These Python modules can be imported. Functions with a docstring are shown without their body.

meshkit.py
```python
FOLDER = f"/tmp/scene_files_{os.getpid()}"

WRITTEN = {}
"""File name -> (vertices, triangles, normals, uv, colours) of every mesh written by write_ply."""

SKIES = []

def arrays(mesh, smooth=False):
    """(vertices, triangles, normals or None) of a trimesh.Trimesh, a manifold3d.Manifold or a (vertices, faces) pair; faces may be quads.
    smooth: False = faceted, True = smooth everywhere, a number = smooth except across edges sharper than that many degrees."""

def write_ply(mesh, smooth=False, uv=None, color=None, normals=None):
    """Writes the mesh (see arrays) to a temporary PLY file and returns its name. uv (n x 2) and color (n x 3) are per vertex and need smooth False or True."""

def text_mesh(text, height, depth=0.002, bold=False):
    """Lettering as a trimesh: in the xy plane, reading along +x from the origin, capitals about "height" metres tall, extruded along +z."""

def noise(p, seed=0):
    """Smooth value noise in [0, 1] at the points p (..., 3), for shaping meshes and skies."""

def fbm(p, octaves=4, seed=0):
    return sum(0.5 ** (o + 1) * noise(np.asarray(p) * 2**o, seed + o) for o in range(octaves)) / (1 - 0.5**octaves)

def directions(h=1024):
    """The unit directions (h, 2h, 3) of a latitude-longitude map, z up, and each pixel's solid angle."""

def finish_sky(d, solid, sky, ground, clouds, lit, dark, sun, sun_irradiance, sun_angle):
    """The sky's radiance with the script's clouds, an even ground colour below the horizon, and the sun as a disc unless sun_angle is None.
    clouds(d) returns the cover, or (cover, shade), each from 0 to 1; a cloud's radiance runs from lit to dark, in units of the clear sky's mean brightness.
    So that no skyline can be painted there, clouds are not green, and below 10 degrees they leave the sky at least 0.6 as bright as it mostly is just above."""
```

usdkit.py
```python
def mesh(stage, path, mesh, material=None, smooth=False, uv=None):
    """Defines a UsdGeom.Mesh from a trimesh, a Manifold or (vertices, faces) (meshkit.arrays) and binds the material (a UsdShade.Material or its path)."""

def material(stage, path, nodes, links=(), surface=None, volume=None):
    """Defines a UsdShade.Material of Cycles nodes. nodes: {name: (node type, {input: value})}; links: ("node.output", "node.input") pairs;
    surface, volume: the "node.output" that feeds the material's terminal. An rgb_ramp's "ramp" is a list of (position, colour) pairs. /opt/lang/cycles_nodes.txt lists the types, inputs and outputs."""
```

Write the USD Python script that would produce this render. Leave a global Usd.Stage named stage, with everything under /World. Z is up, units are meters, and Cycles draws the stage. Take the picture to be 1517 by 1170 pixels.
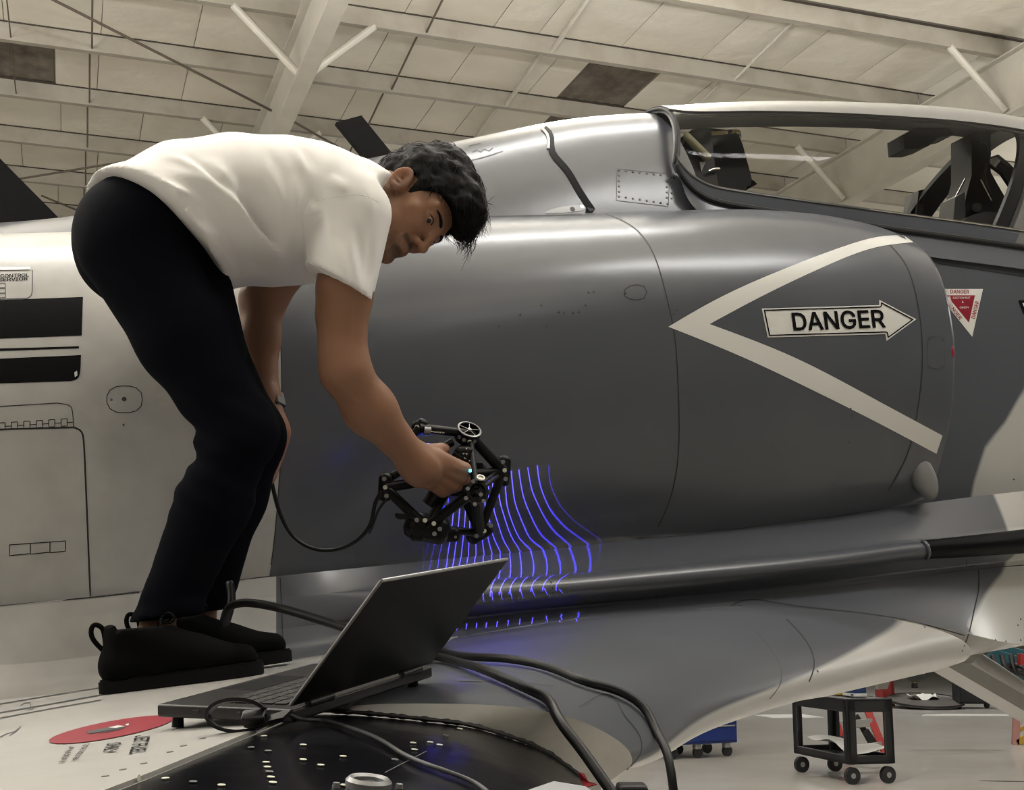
import math, random
import numpy as np
import trimesh, manifold3d as m3
import shapely.geometry as sg
import shapely.ops as so
from scipy.interpolate import CubicSpline, PchipInterpolator
from scipy import sparse
import meshkit, usdkit
from pxr import Usd, UsdGeom, UsdLux, UsdShade, Gf, Sdf, Vt

random.seed(7); RNG = np.random.default_rng(7)
stage = Usd.Stage.CreateInMemory()
UsdGeom.SetStageUpAxis(stage, UsdGeom.Tokens.z); UsdGeom.SetStageMetersPerUnit(stage, 1.0)
UsdGeom.Xform.Define(stage, '/World'); UsdGeom.Scope.Define(stage, '/World/Looks')

# ------------------------------------------------------------------ camera
F = 1900.0; PITCH = math.atan(338/1900.0); CAM = np.array([0, 0, 1.6])
cam = UsdGeom.Camera.Define(stage, '/World/camera')
cam.CreateHorizontalApertureAttr(36.0); cam.CreateVerticalApertureAttr(36.0*1170/1517)
cam.CreateFocalLengthAttr(36.0*F/1517); cam.CreateClippingRangeAttr(Gf.Vec2f(0.05, 200))
cam.AddTranslateOp().Set(Gf.Vec3d(*CAM.tolist())); cam.AddRotateXOp().Set(90+math.degrees(PITCH))
cam.CreateExposureAttr(1.6)

# ------------------------------------------------------------------ light: unseen high-bay lamps, plus uplights and far lamps added as fill
HANGAR_H = 8.4; LASER = 4e8; LAMP = 60.0
PD = np.array([.946, .3242, 0]); RD = np.array([-.3242, .946, 0])        # along the purlins, along the rafters
dome = UsdLux.DomeLight.Define(stage, '/World/dome_fill'); dome.CreateIntensityAttr(0.02); dome.CreateColorAttr(Gf.Vec3f(1.0, .95, .88))  # dim uniform warm fill added around the hangar
LAMPS = [(-1.0, 4.2, .30, .5, 6.6), (2.2, 4.2, .20, .3, 6.6), (-4.2, 1.5, .30, 2.2, 5.4), (3.2, 1.5, .22, 2.2, 5.4), (-3.2, 8.2, .75, 2.3, 6.5), (3.6, 8.2, .55, 1.6, 6.5), (11, 4.5, .35, 2.0, 5.2), (-10.5, 5.5, .9, 6.5, 5.2), (-3.0, -5.0, .14, 1.4, 6.2), (4.0, -5.0, .14, 1.4, 6.2), (15.5, 13, .8, 1.0, 5.8), (-14.0, 15, .9, 2.6, 5.8), (6, 25, 1.0, .4, 6.0), (15, 23, .9, .3, 6.0)]  # last pair added out of view to brighten the far floor
def add_lights():
    "unseen lamps facing down, each with an added uplight to brighten the roof"
    for i, (x, y, kd, ku, zl) in enumerate(LAMPS):
        p = PD*x + RD*y
        for up, k in ((0, kd), (1, ku)):
            l = UsdLux.RectLight.Define(stage, '/World/high_bay_fill_light_%03d' % (2*i+up))
            l.CreateWidthAttr(1.8); l.CreateHeightAttr(0.26); l.CreateIntensityAttr(LAMP*k); l.CreateColorAttr(Gf.Vec3f(1.0, .985, .955))
            l.AddTranslateOp().Set(Gf.Vec3d(p[0], p[1], zl+.06*up)); l.AddRotateZOp().Set(18.9)
            if up: l.AddRotateXOp().Set(180)
add_lights()

# ------------------------------------------------------------------ helpers
CP, SP = math.cos(PITCH), math.sin(PITCH)
def ray(px, py):
    a = (np.asarray(px, float)-758.5)/F; b = (585-np.asarray(py, float))/F
    d = np.stack([a + 0*b, CP - b*SP + 0*a, SP + b*CP + 0*a], -1)
    return d
def at(px, py, Y):
    "the point seen at a pixel, at distance Y in front of the camera"
    d = ray(px, py); return CAM + d*(np.asarray(Y, float)/d[..., 1])[..., None]
def to_px(p):
    q = np.asarray(p, float)-CAM; z = q[..., 1]*CP + q[..., 2]*SP
    return np.stack([758.5 + F*q[..., 0]/z, 585 - F*(q[..., 2]*CP - q[..., 1]*SP)/z], -1)
def on_z(px, py, z):
    d = ray(px, py); return CAM + d*((z-CAM[2])/d[..., 2])[..., None]
# the jet's own frame: U forward, W out to its right side (towards the camera), V up
U = np.array([.9270, .3570, .1170]); U /= np.linalg.norm(U)
W = np.array([.3590, -.9330, 0]); W /= np.linalg.norm(W)
W -= U*(W @ U); W /= np.linalg.norm(W)
V = np.cross(W, U); V = V if V[2] > 0 else -V
JO = at(1000., 480., 3.2)
def on_w(px, py, w):
    "the point seen at a pixel, on the jet's lengthwise plane w metres outboard of its widest line"
    d = ray(px, py); return CAM + d*(((np.asarray(w, float) - (CAM-JO) @ W))/(d @ W))[..., None]
def jet(s, w, v): return JO + np.multiply.outer(np.asarray(s, float), U) + np.multiply.outer(np.asarray(w, float), W) + np.multiply.outer(np.asarray(v, float), V)
def jf(p):
    q = np.asarray(p)-JO; return np.stack([q @ U, q @ W, q @ V], -1)

USED = {}
def path_for(name, parent='/World'):
    parent = str(parent.GetPath()) if hasattr(parent, 'GetPath') else str(parent)
    n = USED.get((parent, name), 0); USED[(parent, name)] = n+1
    return f'{parent}/{name}' + (f'_{n:03d}' if n else '')
MATS = {}
def tag(o, label=None, cat=None, group=None, kind=None):
    p = o.GetPrim() if hasattr(o, 'GetPrim') else o
    for k, v in (('label', label), ('category', cat), ('group', group), ('kind', kind)):
        if v: p.SetCustomDataByKey(k, v)
    return p
def obj(name, mesh, mat, parent='/World', smooth=35, label=None, cat=None, group=None, kind=None, uv=None):
    m = usdkit.mesh(stage, path_for(name, parent), mesh, MATS[mat], smooth=smooth, uv=uv)
    return tag(m, label, cat, group, kind)
def thing(name, label, cat, loc=(0, 0, 0), group=None, kind=None):
    "an Xform whose children are the thing's parts (their points are given in world space)"
    x = UsdGeom.Xform.Define(stage, path_for(name))
    return tag(x, label, cat, group, kind)
def part_group(name, parent, label=None):
    return tag(UsdGeom.Xform.Define(stage, path_for(name, parent)), label)

def cat(ms):
    ms = [tm(m) for m in ms if m is not None]; return trimesh.util.concatenate(ms)
def tm(m):
    if isinstance(m, trimesh.Trimesh): return m
    if hasattr(m, 'to_mesh'):
        q = m.to_mesh(); return trimesh.Trimesh(np.array(q.vert_properties[:, :3]), np.array(q.tri_verts), process=False)
    return trimesh.Trimesh(np.asarray(m[0]), np.asarray(m[1]), process=False)
def frame_from(x=None, z=None, up=(0, 0, 1)):
    "3x3 with columns x, y, z"
    if z is not None:
        z = np.asarray(z, float)/np.linalg.norm(z); x = np.asarray(x if x is not None else (1, 0, 0), float); x = x - z*(x@z)
        x /= np.linalg.norm(x); return np.stack([x, np.cross(z, x), z], 1)
    x = np.asarray(x, float)/np.linalg.norm(x); up = np.asarray(up, float); z = up - x*(up@x); z /= np.linalg.norm(z)
    return np.stack([x, np.cross(z, x), z], 1)
def place(mesh, R=None, t=(0, 0, 0)):
    m = tm(mesh).copy(); v = np.asarray(m.vertices)
    if R is not None: v = v @ np.asarray(R).T
    return trimesh.Trimesh(v + np.asarray(t, float), m.faces, process=False)
def rbox(sx, sy, sz, r=.005, seg=8):
    "a box with rounded edges, centred"
    r = min(r, .49*min(sx, sy, sz)); s = m3.Manifold.sphere(r, seg)
    hs = [s.translate([a*(sx/2-r), b*(sy/2-r), c*(sz/2-r)]) for a in (-1, 1) for b in (-1, 1) for c in (-1, 1)]
    return tm(m3.Manifold.batch_hull(hs))
def cbox(sx, sy, sz, c=.004):
    "a box with chamfered edges, centred"
    pts = []
    for a in (-1, 1):
        for b in (-1, 1):
            for d in (-1, 1):
                pts += [[a*sx/2, b*(sy/2-c), d*(sz/2-c)], [a*(sx/2-c), b*sy/2, d*(sz/2-c)], [a*(sx/2-c), b*(sy/2-c), d*sz/2]]
    return tm(m3.Manifold.hull_points(np.array(pts, np.float64)))
def bar(a, b, w, h, up=(0, 0, 1), c=.004):
    a, b = np.asarray(a, float), np.asarray(b, float); L = np.linalg.norm(b-a)
    return place(cbox(L, w, h, min(c, .3*min(w, h))), frame_from(b-a, up=up), (a+b)/2)
def cyl(a, b, r, r2=None, sides=20, cap=True):
    a, b = np.asarray(a, float), np.asarray(b, float); r2 = r if r2 is None else r2; L = np.linalg.norm(b-a)
    m = m3.Manifold.cylinder(L, r, r2, sides)
    z = (b-a)/L; x = (1, 0, 0) if abs(z[0]) < .9 else (0, 1, 0)
    return place(m, frame_from(x, z), a)
def tube(pts, r, sides=10, smooth=0, closed=False):
    p = np.asarray(pts, float)
    if smooth:
        t = np.r_[0, np.cumsum(np.linalg.norm(np.diff(p, axis=0), axis=1))]
        ts = np.linspace(0, t[-1], smooth); p0 = p; p = CubicSpline(t, p, bc_type='natural')(ts)
        if np.ndim(r): r = np.interp(ts, t, r)
    r = np.broadcast_to(np.asarray(r, float), (len(p),))
    T = np.gradient(p, axis=0); T /= np.linalg.norm(T, axis=1, keepdims=True) + 1e-12
    a = np.cross(T[0], [0, 0, 1.]) if abs(T[0][2]) < .9 else np.cross(T[0], [1., 0, 0]); A = []
    for t in T:
        a = a - t*(a@t); a /= np.linalg.norm(a); A.append(a)
    A = np.array(A); B = np.cross(T, A); ang = np.arange(sides)*2*np.pi/sides
    v = p[:, None] + r[:, None, None]*(np.cos(ang)[None, :, None]*A[:, None] + np.sin(ang)[None, :, None]*B[:, None])
    n = len(p); i, j = np.meshgrid(np.arange(n-1), np.arange(sides), indexing='ij'); k = (j+1) % sides
    q = np.stack([i*sides+j, i*sides+k, (i+1)*sides+k, (i+1)*sides+j], -1).reshape(-1, 4)
    f = np.vstack([q[:, [0, 1, 2]], q[:, [0, 2, 3]]])
    v = np.vstack([v.reshape(-1, 3), p[:1], p[-1:]]); jj = np.arange(sides); kk = (jj+1) % sides
    f = np.vstack([f, np.stack([np.full(sides, n*sides), kk, jj], 1), np.stack([np.full(sides, n*sides+1), (n-1)*sides+jj, (n-1)*sides+kk], 1)])
    return trimesh.Trimesh(v, f, process=False)
def grid_faces(n, m, wrap=False):
    i, j = np.meshgrid(np.arange(n-1), np.arange(m if wrap else m-1), indexing='ij'); k = (j+1) % m
    q = np.stack([i*m+j, (i+1)*m+j, (i+1)*m+k, i*m+k], -1).reshape(-1, 4)
    return np.vstack([q[:, [0, 1, 2]], q[:, [0, 2, 3]]])
def sheet(G, thick=0.0, flip=False):
    "a surface from an n x m grid of points; with thickness it gets a back and rims"
    G = np.asarray(G, float); n, m = G.shape[:2]; f = grid_faces(n, m)
    if flip: f = f[:, ::-1]
    a = trimesh.Trimesh(G.reshape(-1, 3), f, process=False)
    if not thick: return a
    nv = np.zeros((n*m, 3)); fn = np.cross(a.vertices[f[:, 1]]-a.vertices[f[:, 0]], a.vertices[f[:, 2]]-a.vertices[f[:, 0]])
    for k in range(3): np.add.at(nv, f[:, k], fn)
    nv /= np.linalg.norm(nv, axis=1, keepdims=True)+1e-12
    back = a.vertices - nv*thick
    ring = np.r_[np.arange(m), np.arange(1, n)*m+m-1, (n-1)*m+np.arange(m-2, -1, -1), np.arange(n-2, 0, -1)*m]
    k = np.roll(ring, -1); N = n*m
    side = np.vstack([np.stack([ring, ring+N, k+N], 1), np.stack([ring, k+N, k], 1)])
    if flip: side = side[:, ::-1]
    side = side if not flip else side
    return trimesh.Trimesh(np.vstack([a.vertices, back]), np.vstack([f, f[:, ::-1]+N, side[:, ::-1]]), process=False)
def refine(G, nu, nv, tu=None, tv=None):
    "smooth surface through a coarse grid of points"
    G = np.asarray(G, float); tu = np.arange(G.shape[0]) if tu is None else np.asarray(tu, float); tv = np.arange(G.shape[1]) if tv is None else np.asarray(tv, float)
    A = CubicSpline(tu, G, axis=0, bc_type='natural')(np.linspace(tu[0], tu[-1], nu)) if nu else G
    return CubicSpline(tv, A, axis=1, bc_type='natural')(np.linspace(tv[0], tv[-1], nv)) if nv else A
def lerp(x, pts, smooth=True):
    "curve through (x, y) pairs"
    pts = np.asarray(pts, float); return PchipInterpolator(pts[:, 0], pts[:, 1], extrapolate=True)(x) if smooth else np.interp(x, pts[:, 0], pts[:, 1])
def prism(poly, depth):
    "shapely polygon (or points) extruded along +z"
    p = poly if hasattr(poly, 'geom_type') else sg.Polygon(poly)
    return cat([trimesh.creation.extrude_polygon(g, depth, engine='earcut') for g in getattr(p, 'geoms', [p])])
def lathe(prof, sides=32):
    m = trimesh.creation.revolve(np.asarray(prof, float), sections=sides); m.fix_normals(); return m
def chaikin(pts, k=3, closed=True):
    p = np.asarray(pts, float)
    for _ in range(k):
        q = np.roll(p, -1, 0) if closed else p[1:]; a = p if closed else p[:-1]
        n = np.empty((2*len(a), p.shape[1])); n[0::2] = .75*a+.25*q; n[1::2] = .25*a+.75*q
        p = n if closed else np.vstack([p[:1], n, p[-1:]])
    return p
def spline2(pts, n=60):
    p = np.asarray(pts, float); t = np.r_[0, np.cumsum(np.linalg.norm(np.diff(p, axis=0), axis=1))]
    return CubicSpline(t, p, bc_type='natural')(np.linspace(0, t[-1], n))

# ---- casting flat marks on the surfaces they lie on: SKIN collects the surfaces
SKIN = []
_inter = [None, 0]
def hits(d):
    "where rays from the camera along d first meet the jet; also the face normals"
    if _inter[1] != len(SKIN): _inter[0] = cat(SKIN); _inter[1] = len(SKIN)
    m = _inter[0]; d = np.asarray(d, float); d = d/np.linalg.norm(d, axis=1, keepdims=True)
    tri, idx, loc = m.ray.intersects_id(np.repeat(CAM[None], len(d), 0), d, multiple_hits=False, return_locations=True)
    P = np.full((len(d), 3), np.nan); N = np.full((len(d), 3), np.nan); P[idx] = loc
    n = m.face_normals[tri]; n = np.where(((n*d[idx]).sum(1) > 0)[:, None], -n, n); N[idx] = n
    return P, N
def stick(px, lift=.0008):
    "points on the jet's skin seen at these pixels, lifted off it"
    px = np.asarray(px, float).reshape(-1, 2); P, N = hits(ray(px[:, 0], px[:, 1])); bad = np.isnan(P[:, 0])
    if bad.any() and not bad.all():
        good = np.where(~bad)[0]; k = good[np.abs(np.where(bad)[0][:, None]-good[None]).argmin(1)]; d = ray(px[bad, 0], px[bad, 1]); dist = ((P[k]-CAM)**2).sum(1)**.5
        P[bad] = CAM + d/np.linalg.norm(d, axis=1, keepdims=True)*dist[:, None]; N[bad] = N[k]
    return P + N*lift
def decal(poly, lift=.0008, step=10, flat=None):
    "a thin painted mark: a polygon of pixels laid on the skin"
    p = poly if hasattr(poly, 'geom_type') else sg.Polygon(poly).buffer(0)
    ms = []
    for g in getattr(p, 'geoms', [p]):
        v, f = trimesh.creation.triangulate_polygon(g, engine='earcut')
        if len(f): ms.append(trimesh.Trimesh(np.c_[v, np.zeros(len(v))], f, process=True))
    m = cat(ms); v, f = trimesh.remesh.subdivide_to_size(np.asarray(m.vertices), np.asarray(m.faces), step, max_iter=14)
    m = trimesh.Trimesh(v, f, process=True)
    P = stick(np.asarray(m.vertices)[:, :2], lift); f = np.asarray(m.faces)
    n = np.cross(P[f[:, 1]]-P[f[:, 0]], P[f[:, 2]]-P[f[:, 0]]); c = P[f].mean(1)-CAM
    f = np.where(((n*c).sum(1) > 0)[:, None], f[:, ::-1], f)
    return trimesh.Trimesh(P, f, process=False)
def seam(pts, width=1.6, lift=.0006, smooth=True, n=None):
    "a panel joint: a narrow dark line laid on the skin along a pixel polyline"
    p = np.asarray(pts, float)
    L = np.linalg.norm(np.diff(p, axis=0), axis=1).sum(); n = n or max(6, int(L/9))
    if smooth and len(p) > 2: p = spline2(p, n)
    else:
        t = np.r_[0, np.cumsum(np.linalg.norm(np.diff(p, axis=0), axis=1))]; ts = np.unique(np.r_[t, np.linspace(0, t[-1], n)]); p = np.c_[np.interp(ts, t, p[:, 0]), np.interp(ts, t, p[:, 1])]
    T = np.gradient(p, axis=0); T /= np.linalg.norm(T, axis=1, keepdims=True)+1e-9; Nn = np.c_[-T[:, 1], T[:, 0]]*width/2
    A, B = stick(p+Nn, lift), stick(p-Nn, lift)
    m = sheet(np.stack([A, B], 1)); n_ = m.face_normals; c = m.triangles_center-CAM
    return m if ((n_*c).sum() < 0) else trimesh.Trimesh(m.vertices, m.faces[:, ::-1], process=False)
def text_px(text, p0, p1, up, height, bold=True, squeeze=True):
    "flat lettering as a trimesh in pixel space: from p0 to p1 along the base line; up = pixel vector for one capital height"
    m = meshkit.text_mesh(text, 1.0, .001, bold); v = np.asarray(m.vertices); keep = v[:, 2] > .0005
    f = np.asarray(m.faces); f = f[keep[f].all(1)]; used, inv = np.unique(f, return_inverse=True); v = v[used]; f = inv.reshape(-1, 3)
    w = v[:, 0].max(); p0, p1, up = map(lambda q: np.asarray(q, float), (p0, p1, up))
    return p0 + v[:, :1]/w*(p1-p0) + v[:, 1:2]*up, f
def lettering(text, p0, p1, up, lift=.0012, bold=True):
    v, f = text_px(text, p0, p1, up, 1, bold); v3, f3 = trimesh.remesh.subdivide_to_size(np.c_[v, 0*v[:, :1]], f, 14, max_iter=10)
    P = stick(v3[:, :2], lift); n = np.cross(P[f3[:, 1]]-P[f3[:, 0]], P[f3[:, 2]]-P[f3[:, 0]]); c = P[f3].mean(1)-CAM
    f3 = np.where(((n*c).sum(1) > 0)[:, None], f3[:, ::-1], f3)
    return trimesh.Trimesh(P, f3, process=False)

# ---- soft organic shapes: a distance field on a grid, meshed by surface nets
def surface_net(fun, lo, hi, h):
    lo, hi = np.asarray(lo, float), np.asarray(hi, float); n = np.ceil((hi-lo)/h).astype(int)+1
    X = np.stack(np.meshgrid(*[lo[k]+h*np.arange(n[k]) for k in range(3)], indexing='ij'), -1).astype(np.float32)
    D = fun(X).astype(np.float32); ins = D < 0
    c = np.zeros(np.array(n)-1, np.int8)
    for a, b, d in np.ndindex(2, 2, 2): c += ins[a:n[0]-1+a, b:n[1]-1+b, d:n[2]-1+d]
    act = (c > 0) & (c < 8); idx = np.argwhere(act); num = np.full(act.shape, -1, np.int64); num[act] = np.arange(len(idx))
    acc = np.zeros((len(idx), 3)); cnt = np.zeros(len(idx)); co = np.array(list(np.ndindex(2, 2, 2)))
    for p in range(8):
        for ax in range(3):
            if co[p][ax]: continue
            q = co[p].copy(); q[ax] = 1
            i0 = tuple((idx+co[p]).T); i1 = tuple((idx+q).T); a, b = D[i0], D[i1]; x = (a < 0) != (b < 0)
            t = np.where(x, a/np.where(x, a-b, 1), 0); pos = co[p][None]+0.0*idx; pos = pos.astype(float); pos[:, ax] = t
            acc[x] += pos[x]; cnt[x] += 1
    v = lo + h*(idx + acc/cnt[:, None]); F_ = []
    for ax in range(3):
        b_, c_ = (ax+1) % 3, (ax+2) % 3; s0 = [slice(None)]*3; s1 = [slice(None)]*3; s0[ax] = slice(0, -1); s1[ax] = slice(1, None)
        e = np.argwhere(ins[tuple(s0)] != ins[tuple(s1)]); e = e[(e[:, b_] > 0) & (e[:, c_] > 0) & (e[:, b_] < n[b_]-1) & (e[:, c_] < n[c_]-1)]
        if not len(e): continue
        sgn = ins[tuple(s0)][tuple(e.T)]; ob = np.zeros(3, int); ob[b_] = 1; oc = np.zeros(3, int); oc[c_] = 1
        q = np.stack([num[tuple((e-ob-oc).T)], num[tuple((e-oc).T)], num[tuple(e.T)], num[tuple((e-ob).T)]], 1)
        q = np.where(sgn[:, None], q, q[:, ::-1]); F_ += [q[:, [0, 1, 2]], q[:, [0, 2, 3]]]
    return trimesh.Trimesh(v, np.vstack(F_), process=False)
def cone_sd(X, a, b, ra, rb):
    "distance to a tapered capsule (round cone, linear radius)"
    a, b = np.asarray(a, np.float32), np.asarray(b, np.float32); d = b-a; L2 = float(d@d)+1e-12
    t = np.clip(((X-a)@d)/L2, 0, 1); q = X-(a+t[..., None]*d)
    return np.sqrt((q*q).sum(-1)) - (ra+(rb-ra)*t)
def ell_sd(X, c, r, R=None):
    q = X-np.asarray(c, np.float32); q = q@np.asarray(R, np.float32) if R is not None else q; r = np.asarray(r, np.float32)
    k0 = np.sqrt(((q/r)**2).sum(-1)); k1 = np.sqrt(((q/(r*r))**2).sum(-1))+1e-9
    return k0*(k0-1)/k1
def smin(a, b, k):
    h = np.maximum(k-np.abs(a-b), 0)/k; return np.minimum(a, b)-h*h*k*.25
def smax(a, b, k): return -smin(-a, -b, k)
def taubin(m, n=6):
    "evens out a mesh without shrinking it"
    m = tm(m); v = np.array(m.vertices); f = np.asarray(m.faces); N = len(v)
    e = np.vstack([f[:, [0, 1]], f[:, [1, 2]], f[:, [2, 0]]]); e = np.vstack([e, e[:, ::-1]])
    A = sparse.coo_matrix((np.ones(len(e)), (e[:, 0], e[:, 1])), (N, N)).tocsr(); A.data[:] = 1
    d = np.maximum(np.asarray(A.sum(1)).ravel(), 1)[:, None]
    for _ in range(n):
        for k in (.5, -.52): v = v + k*(A@v/d - v)
    return trimesh.Trimesh(v, f, process=False)

# ------------------------------------------------------------------ materials
def mat(name, color=(.5, .5, .5), rough=.5, metal=0.0, spec=.5, bump=None, mottle=None, coat=0.0, emit=None, extra=None, trans=None):
    """principled material; bump = (scale, strength, distance); mottle = (scale, other colour, low, high)"""
    nodes = {'p': ('principled_bsdf', {'base_color': color, 'roughness': rough, 'metallic': metal, 'specular_ior_level': spec, 'coat_weight': coat, **(extra or {})})}
    links = []
    nodes['g'] = ('geometry', {})
    if mottle:
        sc, c2, a, b = mottle
        nodes['mn'] = ('noise_texture', {'scale': sc, 'detail': 4.0, 'roughness': .6}); links.append(('g.position', 'mn.vector'))
        nodes['mr'] = ('rgb_ramp', {'ramp': [(0, color), (a, color), (b, c2), (1, c2)]}); links += [('mn.fac', 'mr.fac'), ('mr.color', 'p.base_color')]
    if bump:
        nodes['bn'] = ('noise_texture', {'scale': bump[0], 'detail': 3.0}); nodes['b'] = ('bump', {'strength': bump[1], 'distance': bump[2]})
        links += [('g.position', 'bn.vector'), ('bn.fac', 'b.height'), ('b.normal', 'p.normal')]
    if emit: nodes['p'][1].update({'emission_color': emit[0], 'emission_strength': emit[1]})
    MATS[name] = usdkit.material(stage, '/World/Looks/'+name, nodes, links, surface='p.BSDF')
DARK = (.076, .082, .096); LIGHT = (.44, .435, .415)
mat('paint_dark', DARK, .27, spec=.55, bump=(1.6, .25, .02), mottle=(3.0, (.084, .090, .104), .4, .7))
mat('paint_light', LIGHT, .33, spec=.5, bump=(1.8, .2, .02), mottle=(4.0, (.33, .325, .31), .4, .7))
mat('paint_white', (.36, .352, .335), .38, mottle=(9.0, (.325, .318, .30), .45, .75))
mat('marking_white', (.66, .655, .62), .35); mat('marking_black', (.004, .004, .005), .5, spec=.08); mat('marking_red', (.24, .009, .024), .4)
mat('seam_dark', (.012, .012, .013), .6); mat('seam_mid', (.05, .05, .052), .5)
mat('black_gloss', (.0035, .0035, .005), .22, coat=.2); mat('black_plastic', (.004, .004, .005), .45, spec=.3); mat('rubber', (.004, .004, .005), .6, spec=.25)
mat('cable_black', (.004, .004, .005), .45, spec=.35)
mat('rivet', (.2, .2, .2), .35, metal=.3)
mat('bright_metal', (.6, .58, .55), .22, metal=1.0)
mat('grey_metal', (.22, .22, .22), .4, metal=.6)
# ================================================================== the hangar
mat('insulation', (.70, .66, .575), .6, bump=(2.5, .5, .05), mottle=(1.2, (.64, .60, .51), .4, .7))
mat('steel_cream', (.38, .35, .295), .5, mottle=(2.2, (.31, .275, .22), .45, .72))
mat('steel_pale', (.60, .57, .50), .45, mottle=(2.0, (.53, .50, .44), .4, .7))
mat('skylight_dirty', (.20, .17, .135), .7, mottle=(3.5, (.07, .058, .046), .3, .7))
mat('gap_dark', (.05, .04, .03), .9)
mat('rod_brown', (.13, .105, .08), .6)
mat('floor_paint', (.45, .44, .415), .25, spec=.5, mottle=(.7, (.38, .36, .33), .35, .7), bump=(.6, .08, .02))
mat('wall_cream', (.44, .43, .405), .6)
def ab(a, b, z): return PD*a + RD*b + np.array([0, 0, z])
def hbox(a0, a1, b0, b1, z0, z1, c=.01):
    m = cbox(a1-a0, b1-b0, z1-z0, c); R = np.stack([PD, RD, [0, 0, 1]], 1)
    return place(m, R, ab((a0+a1)/2, (b0+b1)/2, (z0+z1)/2))
obj('floor', hbox(-26, 30, -14, 44, -.2, 0), 'floor_paint', label='pale glossy concrete hangar floor', kind='structure')
for nm, bx in (('wall_near', (-26, 30, -14.3, -14)), ('wall_far', (-26, 30, 44, 44.3)), ('wall_left', (-26.3, -26, -14, 44)), ('wall_right', (30, 30.3, -14, 44))):
    obj(nm, hbox(*bx, 0, 8.6), 'wall_cream', kind='structure')
ceiling = thing('ceiling', None, None, kind='structure')
B0, DB = 13.2, 1.67; A_R = (2.12, 10.12, -5.6, 17.97)
purl = [B0 + DB*k for k in range(-4, 14)]
seams_a = np.arange(-16, 24, 1.07)
def a_of(px, py, z=8.4): return float(on_z(float(px), float(py), z) @ PD)
SKYL = [(a_of(947, 80), [k for k in range(len(purl)) if purl[k] < on_z(947., 80., 8.4)@RD < purl[k]+DB]), (a_of(888, 155), [k for k in range(len(purl)) if purl[k] < on_z(888., 155., 8.4)@RD < purl[k]+DB]), (a_of(16, 42), [k for k in range(len(purl)) if purl[k] < on_z(16., 42., 8.4)@RD < purl[k]+DB])]
rr = random.Random(3)
obj('roof_deck', hbox(-26, 30, -14, 44, 8.43, 8.62), 'steel_cream', ceiling)
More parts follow.
